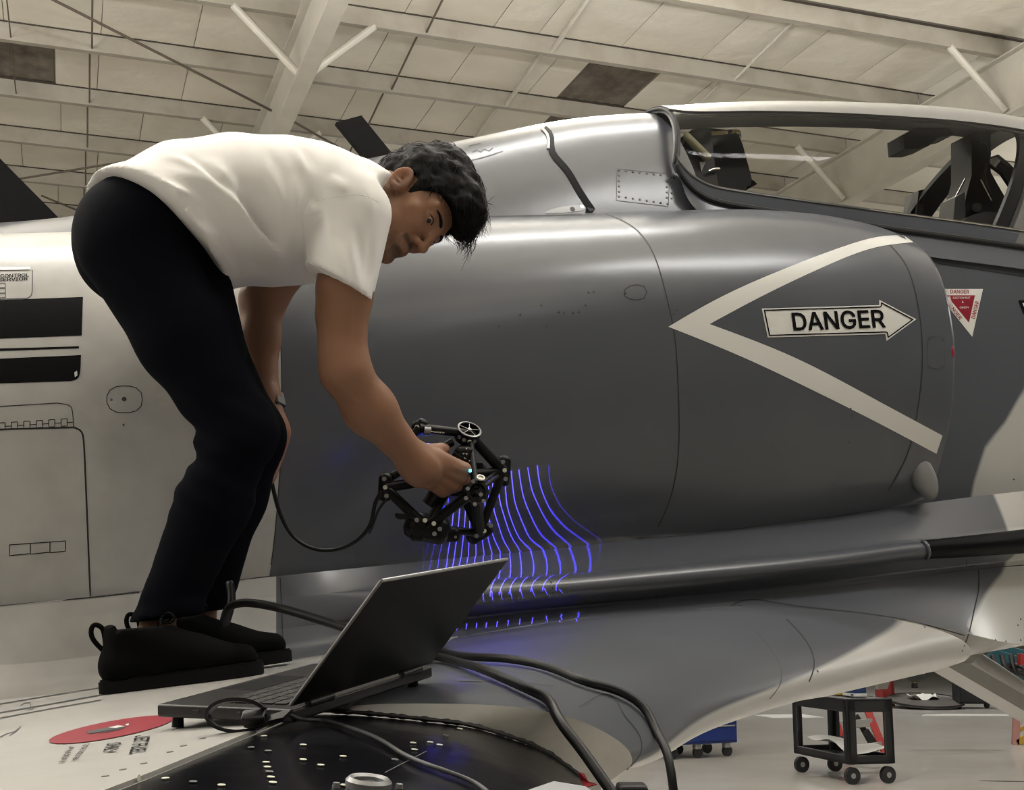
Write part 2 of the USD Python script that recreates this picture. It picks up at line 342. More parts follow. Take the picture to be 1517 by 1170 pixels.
for k, b in enumerate(purl):
    x0 = -14.6 if b < 20 else -18; a = x0
    vis = k >= 3 and k <= 12
    if not vis: obj('panel', hbox(-26, 30, b, b+DB-.06, 8.40, 8.46), 'insulation', ceiling); continue
    edges = [-26.0]; cur = -9.0 + rr.uniform(-.1, .1)
    while cur < 19: edges.append(cur); cur += rr.choice([1.06, 1.06, 1.06, .55])
    edges.append(30.0); mine = [a for a, ks in SKYL if k in ks]
    for a in mine: edges = sorted([e for e in edges if abs(e-a) > .8] + [a-.48, a+.48])
    for e0, e1 in zip(edges[:-1], edges[1:]):
        c = (e0+e1)/2
        if any(abs(c-s0) < .1 for s0 in mine):
            G = np.array([[ab(x, y, 8.42 + .006*math.sin((x-e0)*42)) for y in np.linspace(b+.02, b+DB-.04, 2)] for x in np.linspace(e0+.01, e1-.01, 60)])
            obj('skylight_panel', sheet(G, .004), 'skylight_dirty', ceiling, label='dirty brown translucent corrugated panel'); continue
        # a quilted insulation panel that sags a little between the joints
        nx, ny = 7, 5; sag = rr.uniform(.012, .05)
        if e1-e0 > 3: nx = 3
        G = np.zeros((nx, ny, 3))
        for i, x in enumerate(np.linspace(e0+.004, e1-.004, nx)):
            for j, y in enumerate(np.linspace(b+.008, b+DB-.008, ny)):
                s = (4*(i/(nx-1))*(1-i/(nx-1)))**.5*(4*(j/(ny-1))*(1-j/(ny-1)))**.5
                G[i, j] = ab(x, y, 8.40 - sag*s)
        obj('panel', sheet(G, .012, flip=True), 'insulation', ceiling)
for k, b in enumerate(purl[3:13]):
    # C-section purlin: web, bottom flange with a small lip
    prof = sg.Polygon([(0, 8.40), (0, 8.175), (.085, 8.175), (.085, 8.195), (.012, 8.19), (.012, 8.40)])
    for a0, a1 in ((-26, A_R[2]), (A_R[2], A_R[0]), (A_R[0], A_R[1]), (A_R[1], A_R[3]+8)):
        m = prism(prof, a1-a0-.02); v = np.asarray(m.vertices)
        P = v[:, 2:3]*PD + (b+v[:, 0:1])*RD + np.c_[0*v[:, :2], v[:, 1]] + PD*(a0+.01)
        q = trimesh.Trimesh(P, m.faces, process=False); q.fix_normals()
        obj('purlin', q, 'steel_cream', ceiling)
        obj('shadow_gap_strip', hbox(a0, a1, b-.014, b-.002, 8.385, 8.41), 'gap_dark', ceiling)  # dark strip stands in for the shadow gap under the panels
for a in A_R:
    zt, zb = 8.17, 7.45
    w = .20
    obj('rafter', cat([hbox(a-w/2, a+w/2, 3, 34, zb-.03, zb, .004), hbox(a-.015, a+.015, 3, 34, zb, zt, .002), hbox(a-w/2, a+w/2, 3, 34, zt-.02, zt, .004)]), 'steel_pale', ceiling)
    for k, b in enumerate(purl[3:13]):
        if k % 2 == (0 if a == A_R[0] else 1): continue
        for sgn in (-1, 1):
            obj('flange_brace', cyl(ab(a+sgn*.05, b+.04, zb+.06), ab(a+sgn*.78, b+.04, 8.2), .045, sides=10), 'steel_pale', ceiling)
# sag rods between purlins, and long diagonal bracing rods
for a, k0, k1, mt, r in ((a_of(130, 130, 8.3), 0, 8, 'rod_brown', .011), (a_of(590, 100, 8.3), 0, 7, 'rod_brown', .013), (a_of(785, 100, 8.3), 0, 8, 'steel_pale', .030), (a_of(1130, 70, 8.3), 0, 6, 'steel_pale', .018), (a_of(20, 120, 8.3), 1, 3, 'rod_brown', .008)):
    for k in range(k0, k1):
        b = purl[3+k]; obj('sag_rod', cyl(ab(a, b+.02, 8.33), ab(a+.03, b+DB, 8.21), r, sides=8), mt, ceiling)
for p0, p1 in ((on_z(60., -10., 8.05), on_z(436., 181., 8.0)), (on_z(10., 268., 8.0), on_z(230., 232., 8.0)), (on_z(62., 290., 8.0), on_z(130., 318., 8.0)), (on_z(436., 181., 8.0), on_z(700., 330., 8.0))):
    obj('bracing_rod', cyl(p0, p1, .016, sides=8), 'rod_brown', ceiling)
# ================================================================== the jet
JET = thing('fighter_jet', 'grey and white single-seat jet fighter with DANGER arrow on its intake', 'aircraft')
WC = -.72                                                              # its plane of symmetry
def skin(name, mesh, m, parent=None, cast=True, **k):
    if cast: SKIN.append(tm(mesh))
    return obj(name, mesh, m, parent or JET, **k)

# ---- upper body: round sections under the spine line, narrowing from the wings to the cockpit
top = [(-420, 372), (-200, 362), (0, 352), (105, 340), (250, 312), (400, 278), (520, 250), (600, 233), (700, 212), (815, 188.5), (880, 181), (935, 177.5)]
tp = np.array(top, float); Pt = jf(on_w(tp[:, 0], tp[:, 1], WC))
sill = np.array([(1000, 240), (1040, 290), (1100, 304), (1200, 320), (1300, 334.5), (1400, 348.5), (1517, 365), (1640, 383)], float)   # near canopy rail
WR = -.345; Ps = jf(on_w(sill[:, 0], sill[:, 1], WR))
bot = np.array([(1380, 990), (1517, 966), (1640, 940)], float); Pb = jf(on_w(bot[:, 0], bot[:, 1], -.55))
def core_dims(s):
    "half width, top height, height of greatest width, bottom height of the body at a station"
    hw = lerp(s, [(-3, .66), (-1.6, .58), (-.8, .49), (-.2, .45), (.3, .43), (.8, .415), (1.4, .405), (2.2, .37), (3.0, .30)])
    vt = np.interp(s, Pt[:, 0], Pt[:, 2]); vb = lerp(s, [(-3, -.55), (0, -.62), (Pb[0, 0], Pb[0, 2]), (Pb[1, 0], Pb[1, 2]), (3.0, Pb[1, 2]+.12)])
    return hw, vt, vb
s_cut = Pt[-1, 0]
NT = 72
def core_ring(s, vt, hw, vb, vm):
    th = np.linspace(0, 2*np.pi, NT, endpoint=False); c, q = np.cos(th), np.sin(th); n = 2.25
    w = WC + hw*np.sign(c)*np.abs(c)**(2/n)
    v = np.where(q >= 0, vm + (vt-vm)*np.abs(q)**(2/n), vm - (vm-vb)*np.abs(q)**(2/2.3))
    return jet(np.full(NT, s), w, v)
ss = np.linspace(-2.6, s_cut, 60); vt_s = CubicSpline(Pt[:, 0], Pt[:, 2])(ss)
rings = []
for s, vt in zip(ss, vt_s):
    hw, _, vb = core_dims(s); rings.append(core_ring(s, vt, hw, vb, -.02))
R = np.array(rings); f = grid_faces(len(R), NT, True)
mesh = trimesh.Trimesh(R.reshape(-1, 3), f, process=False); mesh.fix_normals()
skin('fuselage', mesh, 'paint_dark', label='dark grey spine and body behind the canopy')

# ---- canopy sections: a slanted aft bow, glass, a windscreen bow
rail = np.array([(1000, 240), (1012, 264), (1040, 288), (1075, 299), (1120, 307), (1200, 320), (1300, 334.5), (1400, 348.5), (1490, 361), (1540, 369), (1620, 381)], float)
ctop = np.array([(938, 177.3), (955, 174.5), (990, 170.5), (1040, 166.5), (1100, 164), (1190, 163), (1295, 165.5), (1400, 172.5), (1478, 184), (1520, 194), (1600, 222)], float)
Rr = jf(on_w(rail[:, 0], rail[:, 1], WR)); Rt = jf(on_w(ctop[:, 0], ctop[:, 1], WC))
k_ = np.arange(len(rail)); kk = np.linspace(0, len(rail)-1, 81)
Rr_ = CubicSpline(k_, Rr)(kk); Rt_ = CubicSpline(k_, Rt)(kk)
def canopy_pt(k, th, off=0.0):
    "a point of the canopy: station k (0 aft bow .. 8 windscreen bow), angle th from the near rail (0) over the top (90) to the far rail (180)"
    r = np.stack([np.interp(k, kk, Rr_[:, i]) for i in range(3)], -1); t = np.stack([np.interp(k, kk, Rt_[:, i]) for i in range(3)], -1)
    c = r.copy(); c[..., 1] = WC; th = np.radians(th); ca, sa = np.cos(th), np.sin(th)
    ex = .92
    A = (np.sign(ca)*np.abs(ca)**ex)[..., None]; B = (np.abs(sa)**ex)[..., None]
    p = c + (r-c)*A + (t-c)*B
    if off: p = p + off*(np.stack([0*ca, ca, sa], -1))
    return jet(p[..., 0], p[..., 1], p[..., 2])
def canopy_patch(k0, k1, t0, t1, nk=40, nt=24, off=0.0):
    K, T = np.meshgrid(np.linspace(k0, k1, nk), np.linspace(t0, t1, nt), indexing='ij'); return canopy_pt(K, T, off)

# ---- body from the spine cut forward to the nose: a section under the canopy sill line
srail = np.r_[Rr[:, 0]]
secs = []; st = np.linspace(s_cut+.002, 3.0, 60)
railv = lambda s: np.interp(s, Ps[:, 0], Ps[:, 2])
for s in st:
    hw, _, vb = core_dims(s)
    vr = Ps[0, 2]*0 + np.interp(s, Ps[:, 0], Ps[:, 2], left=Ps[0, 2]); vt0 = Pt[-1, 2]
    # blend from the closed spine section to the open cockpit section
    b = np.clip((s-s_cut)/.16, 0, 1); hw = hw + .0*b
    th = np.radians(np.linspace(0, -180, 49)); c, q = np.cos(th), np.sin(th)
    w = WC + hw*np.sign(c)*np.abs(c)**(2/2.25); v = -.02 - (-.02-vb)*np.abs(q)**(2/2.3)
    up = np.linspace(0, 1, 14)[1:]
    wr = WR; sw = WC + (WC-WR)*-1
    uw = (WC+hw) + (wr-(WC+hw))*up**2.2; uv = -.02 + (vr+.02)*up
    far = np.stack([2*WC-uw, uv], 1); near = np.stack([uw, uv], 1)
    sec = np.vstack([near[::-1], np.stack([w, v], 1), far])
    secs.append(jet(np.full(len(sec), s), sec[:, 0], sec[:, 1]))
G = np.array(secs)
mat('paint_two_tone', DARK, .3)
def two_tone():
    "dark grey above, light grey below, with a soft sprayed edge that wanders forward and up"
    nodes = {'p': ('principled_bsdf', {'roughness': .3, 'specular_ior_level': .55}), 'g': ('geometry', {}),
             'a': ('attribute', {'attribute': 'st'}), 'x': ('separate_xyz', {}), 'n': ('noise_texture', {'scale': 1.6, 'detail': 2.0}),
             'nm': ('map_range', {'from_min': .3, 'from_max': .7, 'to_min': -.02, 'to_max': .02}), 'ad': ('math', {'math_type': 'add'}),
             'r': ('rgb_ramp', {'ramp': [(0, DARK), (.44, DARK), (.56, LIGHT), (1, LIGHT)]}),
             'bn': ('noise_texture', {'scale': 1.7, 'detail': 2.0}), 'b': ('bump', {'strength': .22, 'distance': .02})}
    links = [('a.vector', 'x.vector'), ('g.position', 'n.vector'), ('n.fac', 'nm.value'), ('x.x', 'ad.value1'), ('nm.result', 'ad.value2'), ('ad.value', 'r.fac'), ('r.color', 'p.base_color'),
             ('g.position', 'bn.vector'), ('bn.fac', 'b.height'), ('b.normal', 'p.normal')]
    MATS['paint_two_tone'] = usdkit.material(stage, '/World/Looks/paint_two_tone', nodes, links, surface='p.BSDF')
two_tone()
def mask_uv(P, poly, soft=26.0):
    "paint mask over points: 1 inside the light area (an outline in the jet's own side view), soft at its edge"
    q = jf(P); pts = shp.points(q[..., 0].ravel(), q[..., 2].ravel()); d = shp.distance(poly.boundary, pts); ins = shp.contains(poly, pts)
    x = np.clip(.5 + np.where(ins, d, -d)/soft*.5, 0, 1); return np.stack([x, np.zeros_like(x)], 1)
import shapely as shp
edge = np.array([(1640, 430), (1560, 520), (1512, 585), (1490, 625), (1462, 660), (1448, 720), (1446, 800), (1450, 835), (1440, 850), (1400, 880), (1370, 905), (1335, 925)], float)
E = jf(on_w(edge[:, 0], edge[:, 1], -.32))[:, [0, 2]]
LIGHT_POLY = sg.Polygon(np.vstack([E, [[E[-1, 0], -3]], [[8, -3]], [[8, E[0, 1]]]]))
Gs = G.reshape(-1, 3)
nose = sheet(G); nose = trimesh.Trimesh(nose.vertices, nose.faces, process=False)
skin('nose_section', nose, 'paint_two_tone', smooth=True, uv=mask_uv(Gs, LIGHT_POLY, .06), label='cockpit side, dark grey above and light grey below with a soft edge')

# ---- the engine intake duct down the side: a long swelling from the aft body to its lip
ytop = [(-420, 352), (-200, 347), (0, 345), (100, 343), (400, 336), (560, 328), (700, 322), (850, 316), (980, 312), (1100, 310), (1200, 316), (1280, 330), (1345, 352)]
ybot = [(-420, 948), (-200, 921), (0, 898), (215, 875), (415, 853), (560, 838), (700, 824), (830, 812), (960, 797), (1100, 782), (1200, 769), (1300, 754), (1370, 739)]
lipx = [(352, 1345), (362, 1358), (375, 1371), (392, 1382), (410, 1390.5), (455, 1403), (520, 1411), (590, 1409), (650, 1399), (700, 1386), (739, 1370)]
Wm = [(-420, -.10), (-200, -.06), (0, -.03), (400, 0), (700, .0), (1000, 0), (1200, -.012), (1300, -.03), (1370, -.055), (1411, -.08)]
ym_ = [(-420, 660), (-200, 650), (0, 640), (400, 585), (700, 505), (1000, 478), (1200, 490), (1411, 530)]
low = [(-420, .0), (200, .0), (420, .02), (600, .10), (1000, .16), (1411, .17)]
nq, nt = 130, 60
q = np.linspace(0, 1, nq); t = np.linspace(-1, 1, nt)
tt = np.sign(t)*np.sin(np.abs(t)*np.pi/2)**1.0                             # closer rows near the shoulder
PX = np.zeros((nq, nt)); PY = np.zeros((nq, nt)); PW = np.zeros((nq, nt))
ylip = 352 + (tt+1)/2*(739-352)
xl = lerp(ylip, lipx)
for j in range(nt):
    px = -420 + q*(xl[j]+420)
    pxt = -420 + q*(1345+420); pxb = -420 + q*(1370+420)
    a, b = lerp(pxt, ytop), lerp(pxb, ybot); y = a + (tt[j]+1)/2*(b-a); ym = lerp(px, ym_)
    up = np.clip((ym-y)/(ym-a), 0, 1); dn = np.clip((y-ym)/(b-ym), 0, 1); n = 2.5
    au = np.interp(px, [-420, 1000, 1250, 1411], [.34, .34, .30, .22])
    w = lerp(px, Wm) - au*(1-(1-np.minimum(up, .9995)**n)**(1/n)) - lerp(px, low)*dn**2.2
    PX[:, j], PY[:, j], PW[:, j] = px, y, w
C = on_w(PX, PY, PW)
# the shoulder goes on inboard over the top, below the line of sight
first = jf(C[:, 0]); ex = []
for dw, dv in ((.30, -.06), (.16, -.008), (.06, .006)):
    ex.append(jet(first[:, 0], first[:, 1]-dw, first[:, 2]+dv))
Call = np.concatenate([np.stack(ex, 1), C], 1)
# the rolled lip at the front: out to the rim, then back inside the mouth
j_ = jf(Call[-1]); mid = j_.mean(0); rim = []
for ds, k in ((.012, .004), (.020, .016), (.016, .032), (-.02, .045), (-.30, .08)):
    d = np.stack([0*j_[:, 0], mid[1]-.2-j_[:, 1], mid[2]-j_[:, 2]], 1); d /= np.linalg.norm(d, axis=1, keepdims=True)
    p = j_ + d*k; rim.append(jet(p[:, 0]+ds, p[:, 1], p[:, 2]))
Call = np.concatenate([Call, np.stack(rim, 0)], 0)
s_paint = jf(on_w(424., 700., 0.))[0]                                  # the joint where light grey skin meets dark grey skin
js = jf(Call[:nq])[..., 0].mean(1); ic = int(np.argmin(np.abs(js-s_paint)))
aft = sheet(Call[:ic+1], flip=True); fore = sheet(Call[ic:], flip=True)
for m in (aft, fore):
    n_ = m.face_normals; c = m.triangles_center-CAM
    if (n_*c).sum() > 0: m.faces = m.faces[:, ::-1]
skin('rear_body_skin', trimesh.Trimesh(aft.vertices, aft.faces, process=False), 'paint_light', label='light grey skin of the rear body')
skin('intake_cowling', trimesh.Trimesh(fore.vertices, fore.faces, process=False), 'paint_dark', smooth=50, label='dark grey bulging engine intake cowling')

# ---- below the cowling: fairing, gun trough, root fillet
# columns of (px); rows from the crease down to the wing
cx = [-420, -200, 0, 215, 345, 415, 560, 700, 830, 960, 1100, 1250, 1370, 1440, 1517, 1640]
crease = [(-420, 948), (-200, 921), (0, 898), (215, 875), (415, 853), (560, 838), (700, 824), (830, 812), (960, 797), (1100, 782), (1250, 764), (1370, 745), (1440, 736), (1517, 727), (1640, 712)]
p_top = [(-420, 960), (-200, 940), (0, 925), (215, 902), (415, 884), (560, 872), (700, 861), (860, 850), (1020, 836), (1200, 820), (1367, 803.5), (1440, 796), (1517, 786.5), (1640, 772)]
p_mid = [(-420, 985), (-200, 965), (0, 955), (215, 932), (415, 910), (560, 893), (700, 878), (860, 866), (1020, 849), (1200, 830), (1367, 813), (1440, 808), (1517, 801), (1640, 789)]
p_bot = [(-420, 1005), (-200, 990), (0, 985), (215, 962), (415, 932), (560, 915), (700, 901), (826, 888), (1020, 870), (1200, 850), (1371, 827), (1440, 822), (1517, 816), (1640, 806)]
p_und = [(-420, 1025), (-200, 1012), (0, 1010), (215, 990), (415, 955), (560, 930), (700, 912), (826, 899), (1020, 882), (1200, 866), (1371, 846), (1440, 838), (1517, 830), (1640, 818)]
root = [(-420, 1062), (-200, 1050), (0, 1039), (150, 1022), (300, 1002), (415, 982), (560, 960), (678, 944), (791, 925), (863, 914.5), (1000, 905), (1090, 898), (1200, 902), (1300, 913), (1380, 926), (1440, 940), (1517, 955), (1640, 960)]
ww = [[.0, .0, .0, .0, .0, -.0, -.06, -.10, -.125, -.15, -.17, -.19, -.22, -.24, -.26, -.30],
      [.0, .0, .01, .01, .01, .01, .0, -.01, -.02, -.03, -.045, -.07, -.10, -.14, -.20, -.26],
      [.01, .01, .02, .02, .02, .02, .03, .05, .045, .035, .02, -.005, -.04, -.08, -.15, -.22],
      [.02, .02, .035, .035, .03, .03, .03, .03, .025, .012, -.002, -.03, -.07, -.10, -.16, -.23],
      [.03, .03, .06, .06, .05, .05, .03, -.005, -.015, -.025, -.04, -.07, -.12, -.17, -.22, -.27],
      [.11, .11, .15, .15, .14, .13, .10, .07, .055, .045, .035, .03, .02, -.02, -.12, -.24]]
rows = [crease, p_top, p_mid, p_bot, p_und, root]
cxf = np.linspace(-420, 1640, 160)
rowP = []
for r_, w_ in zip(rows, ww):
    rowP.append(on_w(cxf, lerp(cxf, r_), CubicSpline(cx, w_)(cxf)))
rowP = np.array(rowP).transpose(1, 0, 2)
# rows in between: fairing flat, pipe round, then the shaded recess
def dense(P):
    out = [(0, 1, x, 0) for x in np.linspace(0, 1, 7, endpoint=False)] + [(1, 3, .5-.5*math.cos(math.pi*x), 1) for x in np.linspace(0, 1, 15, endpoint=False)]
    out += [(3, 4, x, 0) for x in np.linspace(0, 1, 5, endpoint=False)] + [(4, 5, x, 0) for x in np.linspace(0, 1, 9)]
    G = np.zeros((len(P), len(out), 3))
    fade = np.clip((cxf-430)/250, 0, 1)[:, None]; fade = fade*fade*(3-2*fade)
    for i, (a, b, x, bl) in enumerate(out):
        G[:, i] = P[:, a]*(1-x) + P[:, b]*x
        if bl: G[:, i] += (W*.9+V*.28)*.042*(max(0, 1-(2*x-1)**2)**.5)*fade
        if a == 4: G[:, i] += -(W*.9+V*.4)*.012*4*x*(1-x)
    return G
LG = dense(rowP)
i415 = int(np.argmin(np.abs(cxf-404)))
def outward(m):
    m = tm(m); n_ = m.face_normals; c = m.triangles_center-CAM
    return trimesh.Trimesh(m.vertices, m.faces[:, ::-1] if (n_*c).sum() > 0 else m.faces, process=False)
skin('rear_lower_skin', outward(sheet(LG[:i415+1])), 'paint_light', smooth=True, label='light grey fillet above the wing root')
mm = outward(sheet(LG[i415:])); skin('gun_fairing', mm, 'paint_two_tone', smooth=45 if False else True, uv=mask_uv(LG[i415:].reshape(-1, 3), LIGHT_POLY, .06), label='lower body with the long rounded gun fairing')

# ---- wing: white upper skin, dark inboard leading edge with light nose, black slat bay
WZ = lambda x, y: 1.46 + .11*x + .042*y - 0.0
def wing_z(px, py):
    "point on the wing's flat upper plane"
    d = ray(px, py); t = (1.46 - CAM[2])/(d[..., 2] - .11*d[..., 0] - .042*d[..., 1]); return CAM + d*t[..., None]
# chordwise strips from the root out, each (px, py, Y) from aft to the nose of the leading edge
YR = lambda x, y: wing_z(np.float64(x), np.float64(y))[1]
S = [
 [(678, 944, 2.84), (863, 914.5, 2.92), (1000, 905, 2.97), (1090, 898, 3.02), (1200, 902, 3.12), (1300, 913, 3.24), (1380, 930, 3.36), (1428, 950, 3.46), (1438, 968, 3.50), (1428, 980, 3.52)],
 [(640, 952, 2.79), (800, 930, 2.82), (940, 921, 2.76), (1050, 918, 2.80), (1150, 922, 2.88), (1250, 934, 3.0), (1320, 950, 3.10), (1358, 968, 3.18), (1362, 984, 3.22), (1350, 993, 3.24)],
 [(590, 965, 2.59), (740, 948, 2.56), (880, 940, 2.48), (1000, 940, 2.52), (1100, 948, 2.59), (1180, 962, 2.68), (1240, 982, 2.77), (1266, 1000, 2.83), (1264, 1011, 2.86), (1248, 1018, 2.88)],
 [(520, 985, 2.29), (680, 969, 2.27), (810, 964, 2.18), (920, 968, 2.22), (1010, 978, 2.28), (1085, 994, 2.36), (1140, 1016, 2.44), (1160, 1034, 2.49), (1156, 1045, 2.52), (1138, 1051, 2.53)],
 [(460, 1012, 1.976), (610, 995, 1.97), (740, 990, 1.88), (840, 996, 1.92), (920, 1008, 1.97), (985, 1026, 2.03), (1034, 1050, 2.10), (1054, 1072, 2.15), (1046, 1084, 2.17), (1026, 1090, 2.18)],
 [(420, 1036, 1.73), (560, 1017, 1.73), (680, 1013, 1.65), (780, 1018, 1.68), (860, 1032, 1.72), (925, 1053, 1.77), (972, 1082, 1.83), (990, 1108, 1.87), (980, 1122, 1.88), (955, 1128, 1.88)],
 [(430, 1056, 1.53), (540, 1044, 1.535), (650, 1042, 1.53), (740, 1045, 1.525), (815, 1055, 1.52), (875, 1074, 1.55), (920, 1100, 1.58), (936, 1122, 1.60), (930, 1138, 1.60), (905, 1142, 1.60)]]
SG = np.array(S, float); SP_ = at(SG[..., 0], SG[..., 1], SG[..., 2])
WG = refine(SP_, 64, 80)
# underside: the leading edge returns aft, lower
last = WG[:, -1]; und = [last + (-U*.10 - V*.012), last + (-U*.45 + V*.0)-V*.03]
WG2 = np.concatenate([WG, np.stack(und, 1)], 1)
lead_uv = np.zeros((WG2.shape[0], WG2.shape[1], 2)); vj = np.linspace(0, 1, 80)
for i in range(WG2.shape[0]):
    r_ = i/(WG2.shape[0]-1); e = np.interp(r_, [0, .3, .6, .85, 1], [.60, .65, .70, .75, .84]); lead_uv[i, :80, 0] = np.clip(.5+(vj-e)/.16, 0, 1); lead_uv[i, 80:, 0] = 1
skin('wing_leading_edge', outward(sheet(WG2)), 'paint_two_tone', smooth=True, uv=lead_uv.reshape(-1, 2), label='inboard wing leading edge, dark grey with a light grey nose')
# white main skin: from the root line out to the slat bay edge
E0 = wing_z(np.array([452., 430.]), np.array([1010., 1058.])); 
wl = [(-420, 1062), (0, 1039), (150, 1022), (300, 1002), (415, 982), (560, 960), (678, 944)]
A_ = np.array([wing_z(*map(np.float64, p)) for p in spline2(wl, 40)])
bedge = np.array([(-300, 1290), (-150, 1262), (20, 1228), (120, 1189), (200, 1158), (300, 1117), (380, 1084), (440, 1058)], float)
B_ = np.array([wing_z(*map(np.float64, p)) for p in spline2(bedge, 40)])
B_[:, 2] = WZ(B_[:, 0], B_[:, 1])
x_ = np.linspace(0, 1, 26)[None, :, None]; MG = A_[:, None]*(1-x_) + B_[:, None]*x_
MG[..., 2] -= .0012
skin('wing_skin', outward(sheet(MG, .004)), 'paint_white', smooth=30, label='white upper wing skin with stencilled fuel markings')
# ---- slat bay: white end rib, black recessed nose with adhesive targets
ru = np.array([(436, 1057), (500, 1049.5), (589, 1047.5), (671, 1042.5), (719, 1044), (791, 1054), (829, 1061), (877, 1076), (911, 1097), (922, 1117), (918, 1137), (908, 1150), (882, 1163)], float)
rl = np.array([(437, 1058), (500, 1056), (569, 1061), (637, 1068), (692, 1075), (740, 1088), (791, 1106), (826, 1126), (853, 1147), (863, 1160), (868, 1172), (872, 1182), (876, 1190)], float)
ruY = np.interp(np.arange(13), [0, 4, 9, 12], [1.475, 1.495, 1.575, 1.59]); rlY = np.interp(np.arange(13), [0, 4, 9, 12], [1.525, 1.52, 1.55, 1.57])
RU = at(ru[:, 0], ru[:, 1], ruY); RL = at(rl[:, 0], rl[:, 1], rlY)
tq = np.linspace(0, 1, 70); RUc = CubicSpline(np.linspace(0, 1, WG.shape[1]), WG[-1])(tq); RLc = CubicSpline(np.arange(13), RL)(tq*12)
RG = np.stack([RUc, RLc], 1)
x5 = np.linspace(0, 1, 6)[None, :, None]; RG = RG[:, :1]*(1-x5) + RG[:, 1:]*x5
mat('primer_white', (.46, .45, .42), .45, mottle=(14, (.36, .34, .30), .5, .8))
skin('slat_bay_rib', outward(sheet(RG)), 'primer_white', smooth=True, label='off-white curved rib closing the slat bay')
low_c = CubicSpline(np.arange(13), RL)(np.linspace(0, 12, 70))
B2 = B_[::-1]                                                          # from inboard to outboard along the bay's rear edge
d2 = np.r_[0, np.cumsum(np.linalg.norm(np.diff(B2, axis=0), axis=1))]
BG = []
for d in np.linspace(0, d2[-1]*.8, 40):
    p0 = np.array([np.interp(d, d2, B2[:, i]) for i in range(3)]) - [0, 0, .002]
    BG.append(p0 + (low_c-low_c[0])*(1+.35*d) + np.array([-.02, 0, -.02])*d*np.linspace(0, 1, 70)[:, None])
BG = np.array(BG); SLAT = outward(sheet(BG))
mat('black_bay', (.0025, .0025, .004), .2, spec=.22, bump=(7, .12, .02))
skin('slat_bay_skin', SLAT, 'black_bay', smooth=True, label='glossy black recessed skin of the slat bay with round adhesive targets')
rrng = random.Random(11)
beadP = RLc[5:58]+np.array([0, -.003, .002]); beadP = spline2(beadP, 90)
bead_r = np.array([.0022 + .0018*abs(math.sin(i*.9)*math.sin(i*.37)) for i in range(90)])
obj('sealant_bead', tube(beadP, bead_r, 6), 'seam_dark', JET)
mat('target_white', (.62, .62, .52), .35)
dots = [(203, 1153), (245, 1155), (286, 1160), (328, 1165), (394, 1131), (396, 1138), (399, 1145), (401, 1153), (404, 1161), (391, 1092), (372, 1109), (449, 1105), (510, 1165), (508, 1122), (585, 1127), (614, 1112), (637, 1101), (449, 1127), (397, 1114), (612, 1064+38), (651, 1105), (681, 1081), (660, 1091), (475, 1109+26)]
for i, (x, y) in enumerate(dots):
    P = stick([(x, y)], .0012)[0]; N = hits(ray(np.array([x]), np.array([y])))[1][0]
    r = .0034
    obj('reference_target', cat([place(lathe([(0, 0), (r, 0), (r, .0006), (.0018, .0008), (0, .0008)], 14), frame_from(None, N), P)]), 'target_white' if i % 4 != 2 else 'grey_metal', JET)
def disc_on(px, py, r, h, m, name, sides=14, label=None):
    P, N = hits(ray(np.array([px*1.]), np.array([py*1.]))); N = N[0]; P = P[0]
    if np.isnan(P[0]): return
    return obj(name, place(lathe([(0, 0), (r, 0), (r*.92, h), (0, h*1.1)], sides), frame_from((1, 0, 0) if abs(N[0]) < .9 else (0, 1, 0), N), P), m, JET, label=label)
P, N = hits(ray(np.array([545.]), np.array([1167.]))); N = N[0]; P = P[0]; Rf = frame_from((1, 0, 0), N)
fit = part_group('filler_fitting', JET, 'round metal filler fitting in the black slat bay')
obj('collar', place(lathe([(.012, 0), (.020, 0), (.020, .006), (.017, .009), (.013, .007), (.012, 0)], 28), Rf, P), 'grey_metal', fit)
obj('plug', place(lathe([(0, 0), (.011, 0), (.010, .004), (.004, .006), (0, .006)], 20), Rf, P), 'black_plastic', fit)
for k in range(4): obj('bolt', place(lathe([(0, 0), (.0035, 0), (.003, .004), (0, .0045)], 8), Rf, P+Rf[:, 0]*.028*math.cos(k*1.57+.4)+Rf[:, 1]*.028*math.sin(k*1.57+.4)), 'grey_metal', fit)
obj('panel_seam', seam([(570, 1145), (632, 1113)], 1.3), 'seam_mid', JET)
# fasteners along the white skin's edge
for x, y in ((338, 1083), (252, 1114), (182, 1140), (156, 1150), (213, 1131), (272, 1105), (300, 1094)): disc_on(x, y, .0035, .0008, 'grey_metal', 'fastener', 10)

# ---- wing markings
th = np.linspace(0, 2*np.pi, 60, endpoint=False); c10, s10 = math.cos(math.radians(-10.5)), math.sin(math.radians(-10.5))
el = lambda a, b: np.c_[165+a*np.cos(th)*c10-b*np.sin(th)*s10, 1081.5+a*np.cos(th)*s10+b*np.sin(th)*c10]
fc = part_group('fuel_cap', JET, 'red round fuel filler cap marking on the white wing')
obj('red_disc', decal(el(94, 12.5), .0010), 'marking_red', fc)
obj('cap_ring', decal(sg.Polygon(el(22, 3.6)).difference(sg.Polygon(el(18, 2.6))), .0016), 'seam_mid', fc)
obj('latch', decal([(128, 1086), (150, 1081), (178, 1078), (182, 1081), (152, 1085), (133, 1089)], .0018), 'seam_mid', fc)
obj('scuff_mark', decal([(160, 1080), (174, 1077), (186, 1078), (172, 1081)], .0022), 'marking_white', fc)
obj('scuff_mark', decal([(186, 1075), (191, 1074), (191, 1077), (187, 1077)], .0022), 'marking_white', fc)
fl = part_group('fuel_lettering', JET, 'black stencilled fuel lettering on the white wing')
